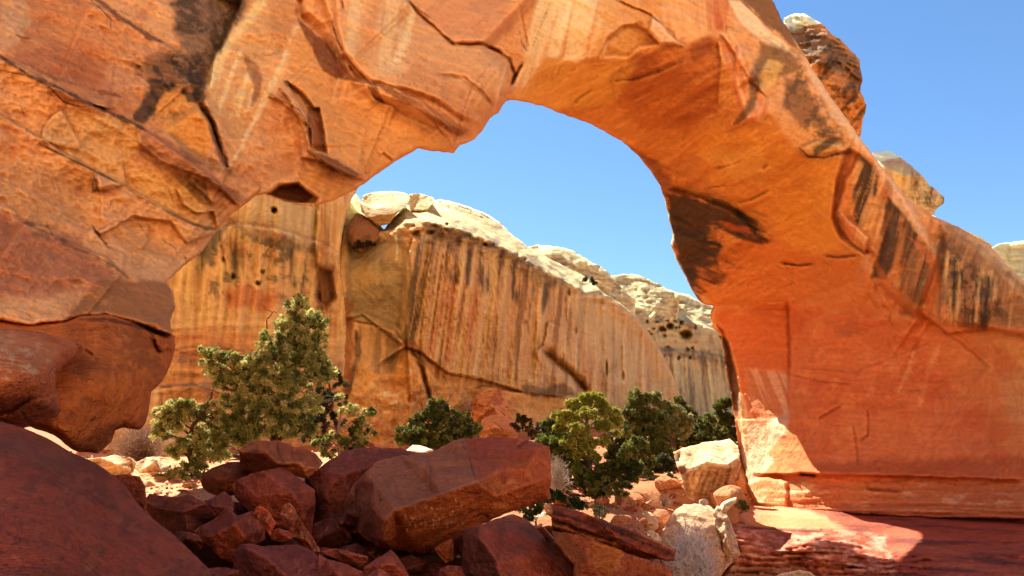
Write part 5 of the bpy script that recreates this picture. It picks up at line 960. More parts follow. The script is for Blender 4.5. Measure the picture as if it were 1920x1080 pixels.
boulder('boulder', 'wide triangular front boulder with a smooth red slope and a dark pebbly left side', [(868,995,.3),(884,988,.3),(900,984,.3),(944,968,.8),(962,963,.9),(983,971,.9),(1006,990,.8),(1035,1013,.7),(1071,1048,.4),(1083,1080,.2),(1090,1150,0),(862,1150,0),(866,1060,.2),(899,1008,-.5),(931,1056,-.75),(945,1100,-.9),(1020,1040,.0)], 10, 2.0, (154,66,48),
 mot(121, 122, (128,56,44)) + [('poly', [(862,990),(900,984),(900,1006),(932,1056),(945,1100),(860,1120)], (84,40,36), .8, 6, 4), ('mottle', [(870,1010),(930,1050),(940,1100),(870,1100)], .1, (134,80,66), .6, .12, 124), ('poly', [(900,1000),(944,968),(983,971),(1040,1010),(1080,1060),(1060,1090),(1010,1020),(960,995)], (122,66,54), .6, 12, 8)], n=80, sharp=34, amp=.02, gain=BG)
boulder('boulder', 'long tilted boulder with a dark broken upper edge, sloping down to the lit rocks', [(1000,985,.3),(1008,993,.1),(1030,985,.1),(1060,992,.0),(1120,1015,0),(1200,1045,0),(1254,1060,0),(1262,1080,0),(1262,1150,0),(1080,1150,0),(1075,1062,-.1),(1040,1015,-.1),(1030,960,.5),(1100,978,.5),(1184,1012,.5),(1240,1040,.5)], 9.6, 1.6, (146,68,44),
 mot(131, 132, (124,58,36)) + [('poly', [(1000,985),(1050,975),(1060,1000),(1100,1040),(1080,1080),(1040,1020)], (112,60,40), .7, 8, 5), ('line', [(1150,1010),(1165,1040),(1150,1075)], 8, (196,124,76), .6, 5, 4), ('poly', [(1110,1010),(1170,1030),(1150,1080),(1110,1060)], (170,94,52), .6, 12, 6), ('poly', [(1060,985),(1110,1000),(1160,1010),(1130,1015),(1080,1000)], (96,56,38), .6, 6, 4)], n=80, sharp=26, amp=.022, gain=BG)
boulder('rock_slab', 'dark broken slab capping the long tilted boulder', [(1018,948,0),(1029,943,.1),(1060,951,.2),(1100,963,.2),(1140,978,.2),(1184,994,.2),(1222,1010,.2),(1250,1022,.2),(1266,1032,.1),(1265,1052,0),(1250,1050,0),(1220,1040,0),(1180,1027,0),(1130,1006,0),(1080,988,0),(1040,974,0),(1025,966,0),(1140,990,-.15)], 9.6, .9, (134,56,38),
 [('mottle', None, .06, (96,42,30), .7, .02, 141), ('streak', [(1010,940),(1270,1020),(1270,1060),(1010,970)], (1,.36), 8, (60,30,26), .9, .05, 142, 4), ('poly', [(1015,945),(1032,943),(1036,960),(1024,966)], (206,130,96), .7, 4, 2), ('line', [(1200,1000),(1240,1018),(1264,1032)], 4, (190,110,80), .6, 3, 2)], n=90, sharp=34, amp=.05, freq=3, strat=.02, gain=BG, cat='rock slab')
boulder('boulder', 'bright cream rock catching the sun behind the upper end of the tilted slab', [(989,976,0),(995,968,0),(1012,962,.2),(1028,959,.3),(1040,968,0),(1030,985,0),(1010,1005,0),(995,990,0),(1012,978,-.2)], 23.0, 1.1, (238,208,168), n=34, amp=.03, gain=1.0)
boulder('boulder', 'cream rock tip in the sun behind the top of the massive boulder', [(762,844,0),(774,834,.2),(790,836,.2),(812,843,0),(815,870,0),(765,870,0),(790,850,-.3)], 26, 1.5, (242,214,170), n=30, amp=.03, drop=1.4)

# fill stones added between the big ones, painted dark as shade in the gaps
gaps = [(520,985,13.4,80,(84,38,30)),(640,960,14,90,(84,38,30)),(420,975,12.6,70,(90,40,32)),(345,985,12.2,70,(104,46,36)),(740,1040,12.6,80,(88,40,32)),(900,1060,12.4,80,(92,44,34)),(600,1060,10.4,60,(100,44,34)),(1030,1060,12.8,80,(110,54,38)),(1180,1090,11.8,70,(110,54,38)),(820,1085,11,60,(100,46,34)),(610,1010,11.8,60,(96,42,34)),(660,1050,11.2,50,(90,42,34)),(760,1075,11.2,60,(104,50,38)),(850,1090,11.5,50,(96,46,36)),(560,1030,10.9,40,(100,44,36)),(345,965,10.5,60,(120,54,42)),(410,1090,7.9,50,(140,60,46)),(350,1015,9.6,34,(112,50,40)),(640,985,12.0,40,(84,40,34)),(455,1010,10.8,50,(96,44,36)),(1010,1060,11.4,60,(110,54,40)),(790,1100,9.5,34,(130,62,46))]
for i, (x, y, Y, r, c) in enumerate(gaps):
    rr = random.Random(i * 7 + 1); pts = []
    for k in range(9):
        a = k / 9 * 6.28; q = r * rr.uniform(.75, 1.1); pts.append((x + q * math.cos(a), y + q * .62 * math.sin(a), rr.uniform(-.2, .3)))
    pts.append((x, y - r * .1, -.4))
    boulder('boulder', 'fill stone added in a gap of the boulder pile, painted dark as shade', pts, Y, r / 40, c, mot(i * 3, i * 3 + 1), n=30, amp=.03, gain=BG, group='fill stones painted dark in the gaps of the pile')

# ------------------------------------------------------------------ LIT ROCKS RIGHT OF CENTRE
CRM, TAN = (244,220,178), (214,156,106)
boulder('boulder', 'big cream boulder with an overhanging front painted shaded orange beside the arch leg', [(1263,848,.2),(1279,840,.8),(1315,832,1.6),(1345,826,1.8),(1368,823,1.8),(1385,836,1.2),(1388,870,.3),(1387,899,.3),(1363,911,.2),(1335,928,.2),(1303,944,.3),(1289,938,.3),(1282,919,.2),(1275,892,.1),(1267,868,.1),(1290,878,-.5),(1325,868,-.7),(1363,872,-.6),(1380,862,-.3),(1296,915,-.2)], 27, 3.0, (232,194,144),
 [('poly', [(1285,885),(1325,874),(1363,878),(1387,870),(1388,900),(1335,928),(1303,944),(1285,925)], (208,146,88), .8, 5, 4), ('streak', [(1285,885),(1388,875),(1388,905),(1295,940)], (-.35,1), 8, (120,76,46), .8, .08, 151, 6), ('streak', [(1285,885),(1388,875),(1388,905),(1295,940)], (-.35,1), 9, (240,190,130), .7, .08, 152, 6),  # front below the ridge painted darker, as shade under the sunlit top
  ('poly', [(1273,872),(1285,870),(1288,884),(1279,892),(1272,885)], (130,80,52), .85, 4, 2), ('mottle', [(1263,840),(1385,825),(1385,870),(1270,870)], .09, (206,152,104), .7, .15, 153)], n=80, sharp=22, amp=.04, freq=1.8, chip=1.0)  # small dark patch paints the shade of a hollow
boulder('boulder', 'smooth tan rounded rock in the shade under the big cream boulder', [(1338,926,0),(1344,918,.1),(1354,911,.2),(1373,907,.2),(1392,913,.2),(1399,925,.1),(1400,942,0),(1385,955,0),(1350,956,0),(1370,928,-.4)], 25.5, 1.4, (206,140,92), n=40, sharp=9, amp=.015)
boulder('boulder', 'large pale rounded boulder half in sun, behind the dry bush at the bottom', [(1237,1006,.3),(1246,984,.4),(1258,965,.5),(1267,955,.7),(1282,946,1.1),(1311,944,1.3),(1330,948,1.2),(1345,958,.9),(1350,985,.5),(1354,1010,.3),(1358,1040,.1),(1355,1075,.1),(1335,1120,.1),(1290,1130,0),(1250,1110,.1),(1240,1050,.2),(1290,958,.7),(1318,962,.6),(1262,985,.25),(1290,985,-.1),(1325,990,-.05),(1262,1030,-.25),(1295,1030,-.5),(1330,1035,-.35),(1300,1090,-.5)], 24.2, 1.8, (220,176,132),
 [('mottle', None, .03, (220,176,138), .6, .05, 161), ('mottle', [(1300,955),(1340,955),(1345,985),(1305,985)], .12, (176,134,98), .7, .0, 162), ('line', [(1275,990),(1300,975),(1320,980),(1340,1000)], 3, (196,148,116), .5, 2, 2)], n=80, sharp=24, amp=.035)
boulder('rock_slab', 'pale slab leaning on the right side of the large half-lit boulder', [(1336,960,.2),(1345,948,.5),(1354,951,.5),(1363,962,.4),(1372,985,.3),(1382,1016,.1),(1389,1040,0),(1380,1052,0),(1368,1060,0),(1354,1075,.1),(1352,1040,.1),(1345,1010,.1),(1338,985,.1),(1362,1010,-.3),(1358,975,.0),(1372,1035,-.15)], 24.3, 1.0, (226,186,142),
 [('mottle', None, .1, (176,126,90), .7, .12, 163), ('line', [(1338,985),(1352,1010),(1356,1050)], 4, (110,66,46), .8, 3, 2), ('mottle', [(1345,960),(1375,980),(1390,1040),(1365,1050)], .14, (96,64,48), .7, .2, 164)], n=60, sharp=24, amp=.035, cat='rock slab')
boulder('boulder', 'faceted pale orange rock in the sun, left of the large half-lit boulder', [(1174,986,0),(1184,974,.2),(1196,964,.4),(1210,957,.5),(1222,962,.4),(1233,972,.2),(1235,988,0),(1224,999,0),(1200,1004,0),(1178,1002,0),(1210,975,-.2)], 24.4, 1.2, (238,184,128), n=46, sharp=30, amp=.03)
boulder('boulder', 'tan rock standing just behind the faceted pale orange one', [(1212,975,0),(1218,958,.2),(1230,953,.2),(1250,955,.2),(1260,968,.1),(1256,990,0),(1230,995,0),(1235,970,-.2)], 25.4, 1.0, (200,138,98), n=36, sharp=12, amp=.02)
boulder('boulder', 'low cream rock between the faceted rock and the tilted slab', [(1192,1002,0),(1200,996,.1),(1220,994,.1),(1234,1000,.1),(1241,1012,0),(1236,1024,0),(1200,1020,0),(1216,1006,-.2)], 23.4, .8, (236,196,146), n=36, amp=.03)
boulder('boulder', 'thin cream flake resting on the left corner of the faceted rock', [(1172,972,0),(1180,968,0),(1192,966,.1),(1196,970,0),(1186,977,0),(1174,978,0)], 24.8, .4, (240,206,160), n=26, amp=.03)
boulder('boulder', 'little pale pointed rock on top of the large half-lit boulder, near the arch foot', [(1352,958,0),(1358,944,0),(1366,938,.1),(1376,934,.1),(1383,931,.1),(1380,942,0),(1368,954,0),(1360,962,0)], 24.6, .5, (240,206,160), n=30, sharp=20, amp=.04)
boulder('boulder', 'small round cream stone on the crest of the large half-lit boulder', [(1312,944,0),(1314,937,0),(1321,934,0),(1328,938,0),(1330,946,0),(1321,950,0)], 23.9, .35, (240,214,172), n=24, sharp=8, amp=.02)

# layered ledge the right leg stands on
LED = [(1366,990),(1376,975),(1390,958),(1405,948),(1430,948),(1470,950),(1520,955),(1600,962),(1700,968),(1920,974),(2600,990),(2700,1250),(1330,1250),(1345,1100),(1372,1060),(1388,1035)]
def led_noise(px, py, w):
    zz = w[:, 2] * 5.5 + .5 * fbm(w[:, 0] * .4, w[:, 1] * .4, 3., 3)
    m = sstep(985, 1000, py - np.clip(px - 1560, 0, 100) * .5) * sstep(1760, 1600, px)
    zz = py / 11 + 1.2 * fbm(px * .008, py * .01, 3., 3)
    rt = sstep(1600, 1720, px) * sstep(980, 992, py)
    q = (py - .02 * (px - 1400)) / 12.5 + 1.1 * fbm(px * .012, py * .03, 3., 4); fr = q - np.floor(q); lay = np.floor(q)
    pl = .5 + .9 * fbm(px * .02, lay * 3.7, 6., 4, .6)          # each plate breaks back at its own places
    plate = np.clip(pl, .05, 1.2) * (fr**2 * .9 - .45) + .16 * fbm(px * .05, lay * 2.1, 2., 3)
    return .30 * fbm(px / 120, py / 12 + px / 400, 2., 5, .6) * rt + .75 * plate * m + .5 * plate * rt + .10 * fbm(px / 60, py / 7, 8., 4) * (1 - rt)

led = relief('rock_ledge', LED, [(1366,990,26.4),(1390,960,30),(1410,949,36),(1480,952,36),(1600,963,34),(1750,969,31.5),(1920,975,28),(2600,990,19.5),(1400,984,26.8),(1500,988,27.2),(1560,992,27.2),(1600,1003,26.8),(1400,1060,24.9),(1500,1060,24.9),(1600,1045,24.9),(1660,1035,24.9),(1740,1000,26.6),(1700,1080,22.6),(1920,1010,24.5),(1920,1080,20),(2600,1200,15),(1400,1200,22.5),(1700,1200,18)],
 [('step', [(1380,986),(1440,990),(1520,992),(1562,994),(1590,1010)], -.35, 10), ('step', [(1640,1050),(1560,1035),(1500,1036),(1440,1034)], .35, 10), ('step', [(1660,1070),(1600,1062),(1540,1055),(1500,1050)], .3, 8), ('crack', [(1520,990),(1500,986),(1470,1000)], .15, 3)],
 [('poly', [(1366,990),(1400,945),(1450,945),(1520,958),(1580,985),(1600,1005),(1560,995),(1480,990),(1400,986)], (208,142,98), .9, 6, 4), ('poly', [(1370,988),(1440,965),(1540,975),(1570,995),(1480,990),(1400,986)], (200,122,72), .6, 8, 5),  # sunlit patch on the ledge top painted pale
  ('poly', [(1560,945),(2600,945),(2700,1250),(1600,1250),(1640,1080),(1600,1000)], (172,74,48), .8, 18, 10), ('streak', [(1560,960),(2700,960),(2700,1250),(1560,1250)], (1,.04), 14, (98,54,44), .8, .08, 171, 14), ('streak', [(1560,960),(2700,960),(2700,1250),(1560,1250)], (1,.04), 18, (186,96,64), .6, .12, 172, 14),
  ('streak', [(1370,988),(1660,1000),(1680,1080),(1370,1080)], (1,.05), 9, (232,156,122), .7, .0, 173, 10, .3), ('streak', [(1370,988),(1600,1000),(1600,1080),(1370,1080)], (1,.05), 8, (130,62,44), .6, .16, 174, 10, .3),  # pale strata paint the sun falling on the plates
  ('poly', [(1360,1060),(1500,1064),(1500,1110),(1350,1110)], (136,92,58), .6, 12, 6), ('line', [(1390,989),(1480,994),(1560,998)], 5, (80,40,32), .8, 2, 2)],
 (176,88,60), M_STRATA, step=2.6, thick=4, noise=(.12, .6), gain=(1,1.15,1.2), nfun=led_noise, round_px=4, round_m=.2, seed=41)
tag(led, 'layered red ledge under the arch leg with a sunlit triangle of broken strata', 'rock ledge')
boulder('boulder', 'angular tan stone at the bottom edge in front of the layered ledge', [(1452,1080,0),(1470,1074,.1),(1500,1068,.2),(1520,1073,.1),(1535,1085,0),(1530,1110,0),(1460,1110,0)], 18.6, .7, (240,190,140), n=34, amp=.04)

# pale ledges in the sun seen through the gap at lower left
boulder('rock_slab', 'pale sunlit ledge slab at the far left of the gap below the overhang', [(150,860,0),(192,858,0),(215,852,.5),(245,860,.4),(254,872,0),(250,886,0),(225,892,0),(180,885,0),(220,872,-.4)], 23.6, 2.8, (240,206,152), [('mottle', None, .06, (206,150,100), .6, .1, 181)], n=44, amp=.04, strat=.02, cat='rock slab')
boulder('rock_slab', 'bright cream sandstone block left of the small juniper in the gap', [(253,878,0),(256,866,.2),(275,858,.6),(300,856,.8),(318,860,.6),(322,876,.1),(305,886,0),(262,887,0),(290,868,-.3)], 23.0, 2.0, (242,206,156), [('mottle', None, .08, (206,140,90), .6, .12, 182)], n=40, amp=.04, cat='rock slab')
boulder('rock_slab', 'long pale layered ledge below the cream block in the gap', [(222,905,0),(240,892,.4),(280,886,.6),(330,892,.5),(352,905,.2),(345,918,0),(300,915,-.1),(240,914,0)], 22.2, 2.2, (230,184,126), [('streak', [(200,880),(360,880),(360,930),(200,930)], (1,.1), 7, (160,104,64), .8, .05, 183, 4)], n=50, amp=.04, strat=.03, cat='rock slab')
boulder('rock_slab', 'lowest pale ledge in the gap, at the foot of the small juniper', [(240,935,0),(250,918,.3),(300,914,.6),(360,918,.4),(385,930,.1),(380,942,0),(320,945,0),(260,940,0)], 21.4, 2.0, (236,192,136), [('streak', [(200,900),(400,900),(400,950),(200,950)], (1,.12), 7, (176,116,74), .8, .05, 184, 4)], n=50, amp=.04, strat=.03, cat='rock slab')
boulder('boulder', 'dark red low boulder in shade between the lower left giant and the pile', [(268,940,0),(280,926,.3),(330,932,.4),(372,940,.3),(380,955,0),(370,1000,0),(330,1010,-.2),(285,980,0),(320,960,-.3)], 11.6, 1.4, (120,54,42), mot(185, 186), n=46, amp=.03, gain=BG)

# foot of the far cliff
boulder('boulder', 'smooth tan boulder at the foot of the cliff behind the massive red one', [(900,830,0),(897,808,0),(903,787,.5),(919,778,1),(941,776,1),(962,789,.8),(973,806,.4),(970,830,0),(930,800,-.8)], 46, 4, (206,144,96), [('line', [(925,790),(938,800),(945,812)], 2, (130,80,54), .7, 1, 1)], M_CLIFF, n=44, sharp=24, amp=.04)
boulder('boulder', 'reddish weathered rock lump leaning on the cliff above the smooth tan boulder', [(880,795,0),(882,770,.3),(886,752,.6),(904,735,1.2),(920,727,1.4),(938,730,1.2),(951,752,.8),(958,775,.4),(960,800,0),(920,760,-.8)], 49, 4, (206,146,100), [('mottle', None, .06, (150,80,54), .7, .05, 191)], M_CLIFF, n=50, sharp=24, amp=.08)

# ------------------------------------------------------------------ RUBBLE ON THE SLOPE
rub = random.Random(12)
proto = []
for k in range(7):
    pts = []
    for j in range(13):
        a, b = rub.uniform(0, 6.28), rub.uniform(-1, 1); c = math.sqrt(1 - b * b); q = rub.uniform(.75, 1.1)
        pts.append((c * math.cos(a) * q, c * math.sin(a) * q * .8, b * q * .6))
    V, F = shape_hull(pts, 16, 30, .05, 1.5, .6, k * 3.3)
    base = [(206,132,84),(206,146,100),(214,152,104),(176,92,58),(222,166,120),(198,120,76),(168,86,58)][k]
    cc = paint(V[:, 0] * 60, V[:, 1] * 60 + V[:, 2] * 40, [('mottle', None, .03, tuple(int(v * .8) for v in base), .6, .05, k)], base)
    me_o = link_mesh('stone', V, F, M_BOULD, cc, origin=(0, 0, 0)); proto.append(me_o)
def sink(x, y): return float(ground_z(x, y))
def stones(label, group, region, num, smin, smax, Ylo, Yhi, seed, name='stone'):
    r_ = random.Random(seed); n = 0; tries = 0
    while n < num and tries < num * 60:
        tries += 1
        Y = r_.uniform(Ylo, Yhi); x = r_.uniform(-16, 16) * Y / 22
        z = sink(x, Y); px, py = proj(np.array([x, Y, z])); px = float(px); py = float(py)
        if not inside(np.array([px]), np.array([py]), region)[0]: continue
        o = proto[r_.randrange(len(proto))]
        if o.users_collection and o.get('label'): o = o.copy(); COL.objects.link(o)
        s = smin * (smax / smin)**(r_.random()**1.6)
        o.scale = (s * r_.uniform(.8, 1.4), s * r_.uniform(.8, 1.2), s * r_.uniform(.6, 1.1)); o.rotation_euler = (r_.uniform(-.4, .4), r_.uniform(-.4, .4), r_.uniform(0, 6.28))
        o.location = (x, Y, z + s * .12); o.name = name
        tag(o, label, 'stone', group); n += 1
stones('loose orange stone on the rubble slope between the junipers and the lit boulders', 'loose stones on the rubble slope', [(1050,900),(1150,890),(1265,870),(1290,940),(1240,980),(1180,990),(1080,965),(1040,945)], 60, .12, .75, 19, 36, 3)
stones('pale stone on the sunny ledges in the gap at lower left', 'stones in the sunny gap', [(190,850),(380,850),(390,940),(230,935)], 26, .06, .3, 14, 24, 5)
stones('small stone by the foot of the lit boulders', 'stones by the lit boulders', [(1180,960),(1420,900),(1420,1000),(1240,1060),(1180,1010)], 34, .06, .3, 16, 27, 9)
stones('stone lying at the foot of the streaked cliff', 'stones under the streaked cliff', [(650,780),(1060,780),(1060,850),(650,850)], 40, .2, .9, 32, 44, 11)
for o in proto:
    if not o.get('label'): bpy.data.objects.remove(o)

# grit and chips nobody could count
def build_gravel():
    r_ = np.random.RandomState(4); n = 9000
    Y = 12 + 30 * r_.rand(n)**1.2; x = (r_.rand(n) - .5) * 1.1 * Y; z = ground_z(x, Y)
    keep = fbm(x * .5, Y * .5, 9., 3) > -.25; x, Y, z = x[keep], Y[keep], z[keep]; n = len(x)
    s = .018 + .06 * r_.rand(n)**3 * (Y / 20)
    base = np.array([(1,0,0),(-.6,.8,0),(-.5,-.8,.1),(.1,.1,.8),(.2,-.1,-.6)], float); f = np.array([(0,1,3),(1,2,3),(2,0,3),(1,0,4),(2,1,4),(0,2,4)])
    a = r_.rand(n) * 6.28; ca, sa_ = np.cos(a), np.sin(a)
    B = base[None] * r_.uniform(.6, 1.4, (n, 5, 3)); X = B[..., 0] * ca[:, None] - B[..., 1] * sa_[:, None]; W = B[..., 0] * sa_[:, None] + B[..., 1] * ca[:, None]
    V = np.stack([X, W, B[..., 2]], -1) * s[:, None, None] + np.stack([x, Y, z + s * .25], -1)[:, None]
    F = (f[None] + np.arange(n)[:, None, None] * 5).reshape(-1, 3)
    pal = np.array([lin(q) for q in [(206,140,92),(176,104,66),(222,172,124),(150,84,56),(190,120,78)]]); c = np.repeat(pal[r_.randint(0, 5, n)] * r_.uniform(.7, 1.2, (n, 1)), 5, 0)
    tag(link_mesh('gravel', V.reshape(-1, 3), F, M_TWIG, c, smooth=False, origin=(0, 0, 0)), kind='stuff')
build_gravel()
# ------------------------------------------------------------------ TREES AND SHRUBS
class Tubes:
    def __init__(s): s.V = []; s.F = []; s.n = 0
    def add(s, path, radii, sides=6):
        path = np.asarray(path, float); m = len(path)
        t = np.gradient(path, axis=0); t /= np.linalg.norm(t, axis=1)[:, None] + 1e-9
        ref = np.where(np.abs(t[:, 2:3]) > .9, [[1, 0, 0]], [[0, 0, 1]])
        u = np.cross(t, ref); u /= np.linalg.norm(u, axis=1)[:, None] + 1e-9; v = np.cross(t, u)
        a = np.arange(sides) / sides * 2 * math.pi
        ring = path[:, None] + np.asarray(radii)[:, None, None] * (np.cos(a)[None, :, None] * u[:, None] + np.sin(a)[None, :, None] * v[:, None])
        i = np.arange(m * sides).reshape(m, sides) + s.n
        s.V.append(ring.reshape(-1, 3)); s.F.append(np.stack([i[:-1], np.roll(i[:-1], -1, 1), np.roll(i[1:], -1, 1), i[1:]], -1).reshape(-1, 4)); s.n += m * sides
    def build(s, name, mat, col, parent, colfn=None):
        V = np.concatenate(s.V); F = np.concatenate(s.F); c = np.broadcast_to(lin(col), V.shape).copy()
        c *= (1 + .35 * fbm(V[:, 0] * 9, V[:, 1] * 9, V[:, 2] * 4, 3))[:, None]
        return link_mesh(name, V, F, mat, c, parent)
def branch(T, a, b, r0, r1, rng, wig=.12, n=8, sides=6, sag=0.0):
    a = np.asarray(a, float); b = np.asarray(b, float); L = np.linalg.norm(b - a) + 1e-6
    t = np.linspace(0, 1, n)[:, None]; p = a + (b - a) * t
    off = np.zeros((n, 3)); ph = rng.uniform(0, 6.28, 6)
    for k in range(3):
        off[:, k] = np.sin(t[:, 0] * 5 + ph[k]) * .6 + np.sin(t[:, 0] * 11 + ph[k + 3]) * .4
    p = p + off * wig * L * np.sin(t * math.pi)
    p[:, 2] += (4 * t[:, 0] * (1 - t[:, 0])) * sag * L
    T.add(p, np.linspace(r0, r1, n), sides); return p
def leaves(centres, per, size, spread, rng, cols, up=.3, aspect=.35, tone=None):
    """little pointed leaf blades fanned round every twig tip"""
    C = np.repeat(centres, per, 0); n = len(C)
    d = rng.normal(size=(n, 3)); d[:, 2] += up; d /= np.linalg.norm(d, axis=1)[:, None]
    q = np.cross(d, rng.normal(size=(n, 3))); q /= np.linalg.norm(q, axis=1)[:, None] + 1e-9
    s = size * rng.uniform(.6, 1.3, n)[:, None]
    b = C + d * spread * rng.uniform(.0, 1, n)[:, None]
    w = s * aspect
    V = np.stack([b - q * w * .3, b + d * s * .5 - q * w, b + d * s, b + d * s * .5 + q * w], 1).reshape(-1, 3)
    F = np.arange(n * 4).reshape(n, 4)
    pick = tone if tone is not None else rng.randint(0, len(cols), len(centres)); cc = np.array([lin(c) for c in cols])[pick]
    cc = np.repeat(cc, per, 0) * rng.uniform(.7, 1.35, (n, 1)); cc = np.repeat(cc, 4, 0)
    return V, F, cc
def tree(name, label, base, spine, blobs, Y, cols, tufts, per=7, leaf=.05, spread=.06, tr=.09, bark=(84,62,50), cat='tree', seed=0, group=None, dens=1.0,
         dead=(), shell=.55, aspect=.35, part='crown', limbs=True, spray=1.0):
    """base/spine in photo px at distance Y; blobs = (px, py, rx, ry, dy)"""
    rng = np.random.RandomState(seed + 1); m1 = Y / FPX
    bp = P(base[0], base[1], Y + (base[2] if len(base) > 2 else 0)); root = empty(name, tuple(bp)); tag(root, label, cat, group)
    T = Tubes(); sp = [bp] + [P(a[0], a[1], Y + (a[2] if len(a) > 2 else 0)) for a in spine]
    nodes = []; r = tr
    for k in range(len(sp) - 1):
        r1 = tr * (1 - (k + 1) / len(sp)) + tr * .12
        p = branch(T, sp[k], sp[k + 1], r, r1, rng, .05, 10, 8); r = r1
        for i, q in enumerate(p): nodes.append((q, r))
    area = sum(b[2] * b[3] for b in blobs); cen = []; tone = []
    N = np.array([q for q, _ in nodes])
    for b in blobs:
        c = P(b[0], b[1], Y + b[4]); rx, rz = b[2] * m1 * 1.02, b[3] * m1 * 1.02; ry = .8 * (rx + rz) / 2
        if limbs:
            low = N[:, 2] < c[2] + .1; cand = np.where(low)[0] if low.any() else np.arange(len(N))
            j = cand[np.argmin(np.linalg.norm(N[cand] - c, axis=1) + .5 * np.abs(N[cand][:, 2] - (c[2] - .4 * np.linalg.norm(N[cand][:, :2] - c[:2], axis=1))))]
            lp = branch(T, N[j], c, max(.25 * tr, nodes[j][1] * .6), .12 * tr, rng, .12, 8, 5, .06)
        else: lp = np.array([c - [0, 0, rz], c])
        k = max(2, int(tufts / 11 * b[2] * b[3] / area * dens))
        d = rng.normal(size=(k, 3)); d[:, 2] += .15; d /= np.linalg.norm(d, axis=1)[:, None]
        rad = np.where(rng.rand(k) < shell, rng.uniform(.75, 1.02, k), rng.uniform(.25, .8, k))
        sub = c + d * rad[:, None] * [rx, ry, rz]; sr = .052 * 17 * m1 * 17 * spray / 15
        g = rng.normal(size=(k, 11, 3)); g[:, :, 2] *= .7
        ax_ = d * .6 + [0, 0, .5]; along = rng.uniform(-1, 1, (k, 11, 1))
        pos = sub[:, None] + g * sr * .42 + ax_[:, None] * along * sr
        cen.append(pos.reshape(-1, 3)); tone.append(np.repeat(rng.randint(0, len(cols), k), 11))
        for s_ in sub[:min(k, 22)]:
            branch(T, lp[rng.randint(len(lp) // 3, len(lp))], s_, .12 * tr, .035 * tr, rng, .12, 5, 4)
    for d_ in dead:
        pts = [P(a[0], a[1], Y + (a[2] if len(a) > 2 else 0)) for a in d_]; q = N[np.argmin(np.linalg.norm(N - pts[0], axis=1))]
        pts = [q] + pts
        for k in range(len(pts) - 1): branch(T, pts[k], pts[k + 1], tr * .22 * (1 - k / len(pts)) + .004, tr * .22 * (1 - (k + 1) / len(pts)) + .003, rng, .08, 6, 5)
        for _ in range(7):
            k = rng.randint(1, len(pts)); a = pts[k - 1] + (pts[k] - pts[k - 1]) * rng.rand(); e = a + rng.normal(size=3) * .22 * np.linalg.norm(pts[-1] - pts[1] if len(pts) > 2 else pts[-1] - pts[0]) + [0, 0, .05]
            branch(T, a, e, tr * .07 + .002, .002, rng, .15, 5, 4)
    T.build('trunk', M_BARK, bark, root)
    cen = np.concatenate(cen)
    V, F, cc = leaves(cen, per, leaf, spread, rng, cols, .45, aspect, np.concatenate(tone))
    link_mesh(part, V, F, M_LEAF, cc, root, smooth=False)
    return root
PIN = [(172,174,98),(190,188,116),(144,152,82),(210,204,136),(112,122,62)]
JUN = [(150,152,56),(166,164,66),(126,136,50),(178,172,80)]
DRK = [(92,100,46),(108,114,54),(66,76,40),(130,134,68)]  # darker greens for trees in shade, shade put into the leaf colour
GRY = [(150,152,96),(170,168,112),(126,130,80),(106,112,66)]

# the big pinyon
tree('pinyon_tree', 'big green pinyon with a pointed top behind the left boulder pile', (500,935), [(505,860),(520,800,.3),(545,730,.3),(552,660,.2),(556,590,0)],
 [(556,575,24,24,0),(545,608,34,22,0),(580,600,24,22,.3),(520,640,36,26,-.2),(575,640,42,28,.2),(600,612,20,16,.4),(505,668,30,20,-.3),(555,680,52,28,0),(598,672,30,20,.4),
  (470,690,34,22,-.4),(440,680,26,18,-.4),(415,668,24,14,-.3),(390,672,20,14,-.2),(384,660,14,12,-.2),(400,695,26,16,-.2),(430,716,30,18,-.4),(510,710,42,26,-.5),(560,722,44,26,0),(612,700,22,18,.4),(465,730,30,20,-.5),
  (440,752,30,18,-.6),(480,765,36,24,-.7),(530,765,42,26,-.6),(575,762,30,22,0),(430,785,28,20,-.7),(475,800,34,22,-.8),(530,800,36,22,-.7),(420,815,26,18,-.8),(460,825,24,16,-.8),(560,790,26,20,-.2),(585,800,18,18,-.3),(395,790,18,16,-.7),(395,835,16,14,-.7),(410,850,22,14,-.8),(640,748,12,8,.5)],
 24.6, PIN, 12500, 8, .088, .06, .16, seed=3, aspect=.2, cat='tree', dead=[[(508,650),(500,600),(512,585)],[(560,600),(548,560)]], shell=.6)
tree('pinyon_tree', 'small leaning pinyon with dark bare stems left of the big pinyon', (362,932), [(365,880),(352,835,.1),(360,800,.1),(385,770,.1),(398,735,.1)],
 [(330,765,22,16,0),(305,782,20,18,0),(300,812,16,16,0),(345,758,20,12,0),(370,775,18,14,.1),(320,800,22,16,-.1),(345,835,18,18,-.1),(322,850,14,14,-.1),(375,820,20,20,0),(390,850,22,18,0),(365,872,22,16,-.1),(340,890,20,14,-.1),(375,900,18,12,0),(410,790,16,20,.1),(415,825,18,20,.1),(395,760,12,10,.1),(340,780,16,12,-.1)],
 23.4, PIN, 4000, 8, .084, .05, .1, seed=5, aspect=.2, dead=[[(380,780),(398,740),(402,722)],[(395,800),(408,760)]], shell=.6)
tree('pinyon_tree', 'dark shaded young pinyon right behind the big one, with bare reddish stems', (640,880), [(640,830),(625,780),(618,730),(612,690)],
 [(620,700,20,14,0),(640,722,16,12,0),(600,740,20,14,.1),(625,750,26,14,0),(650,745,10,8,0),(605,775,26,16,0),(590,800,26,18,0),(625,790,22,12,.1),(600,760,16,14,0),(585,820,22,14,0)], 26.5, [(58,66,36),(70,78,42),(48,56,32),(84,92,50)], 1500, 8, .06, .05, .06, bark=(120,70,50), seed=7)  # darker copy of the pinyon greens, shade painted into the leaves
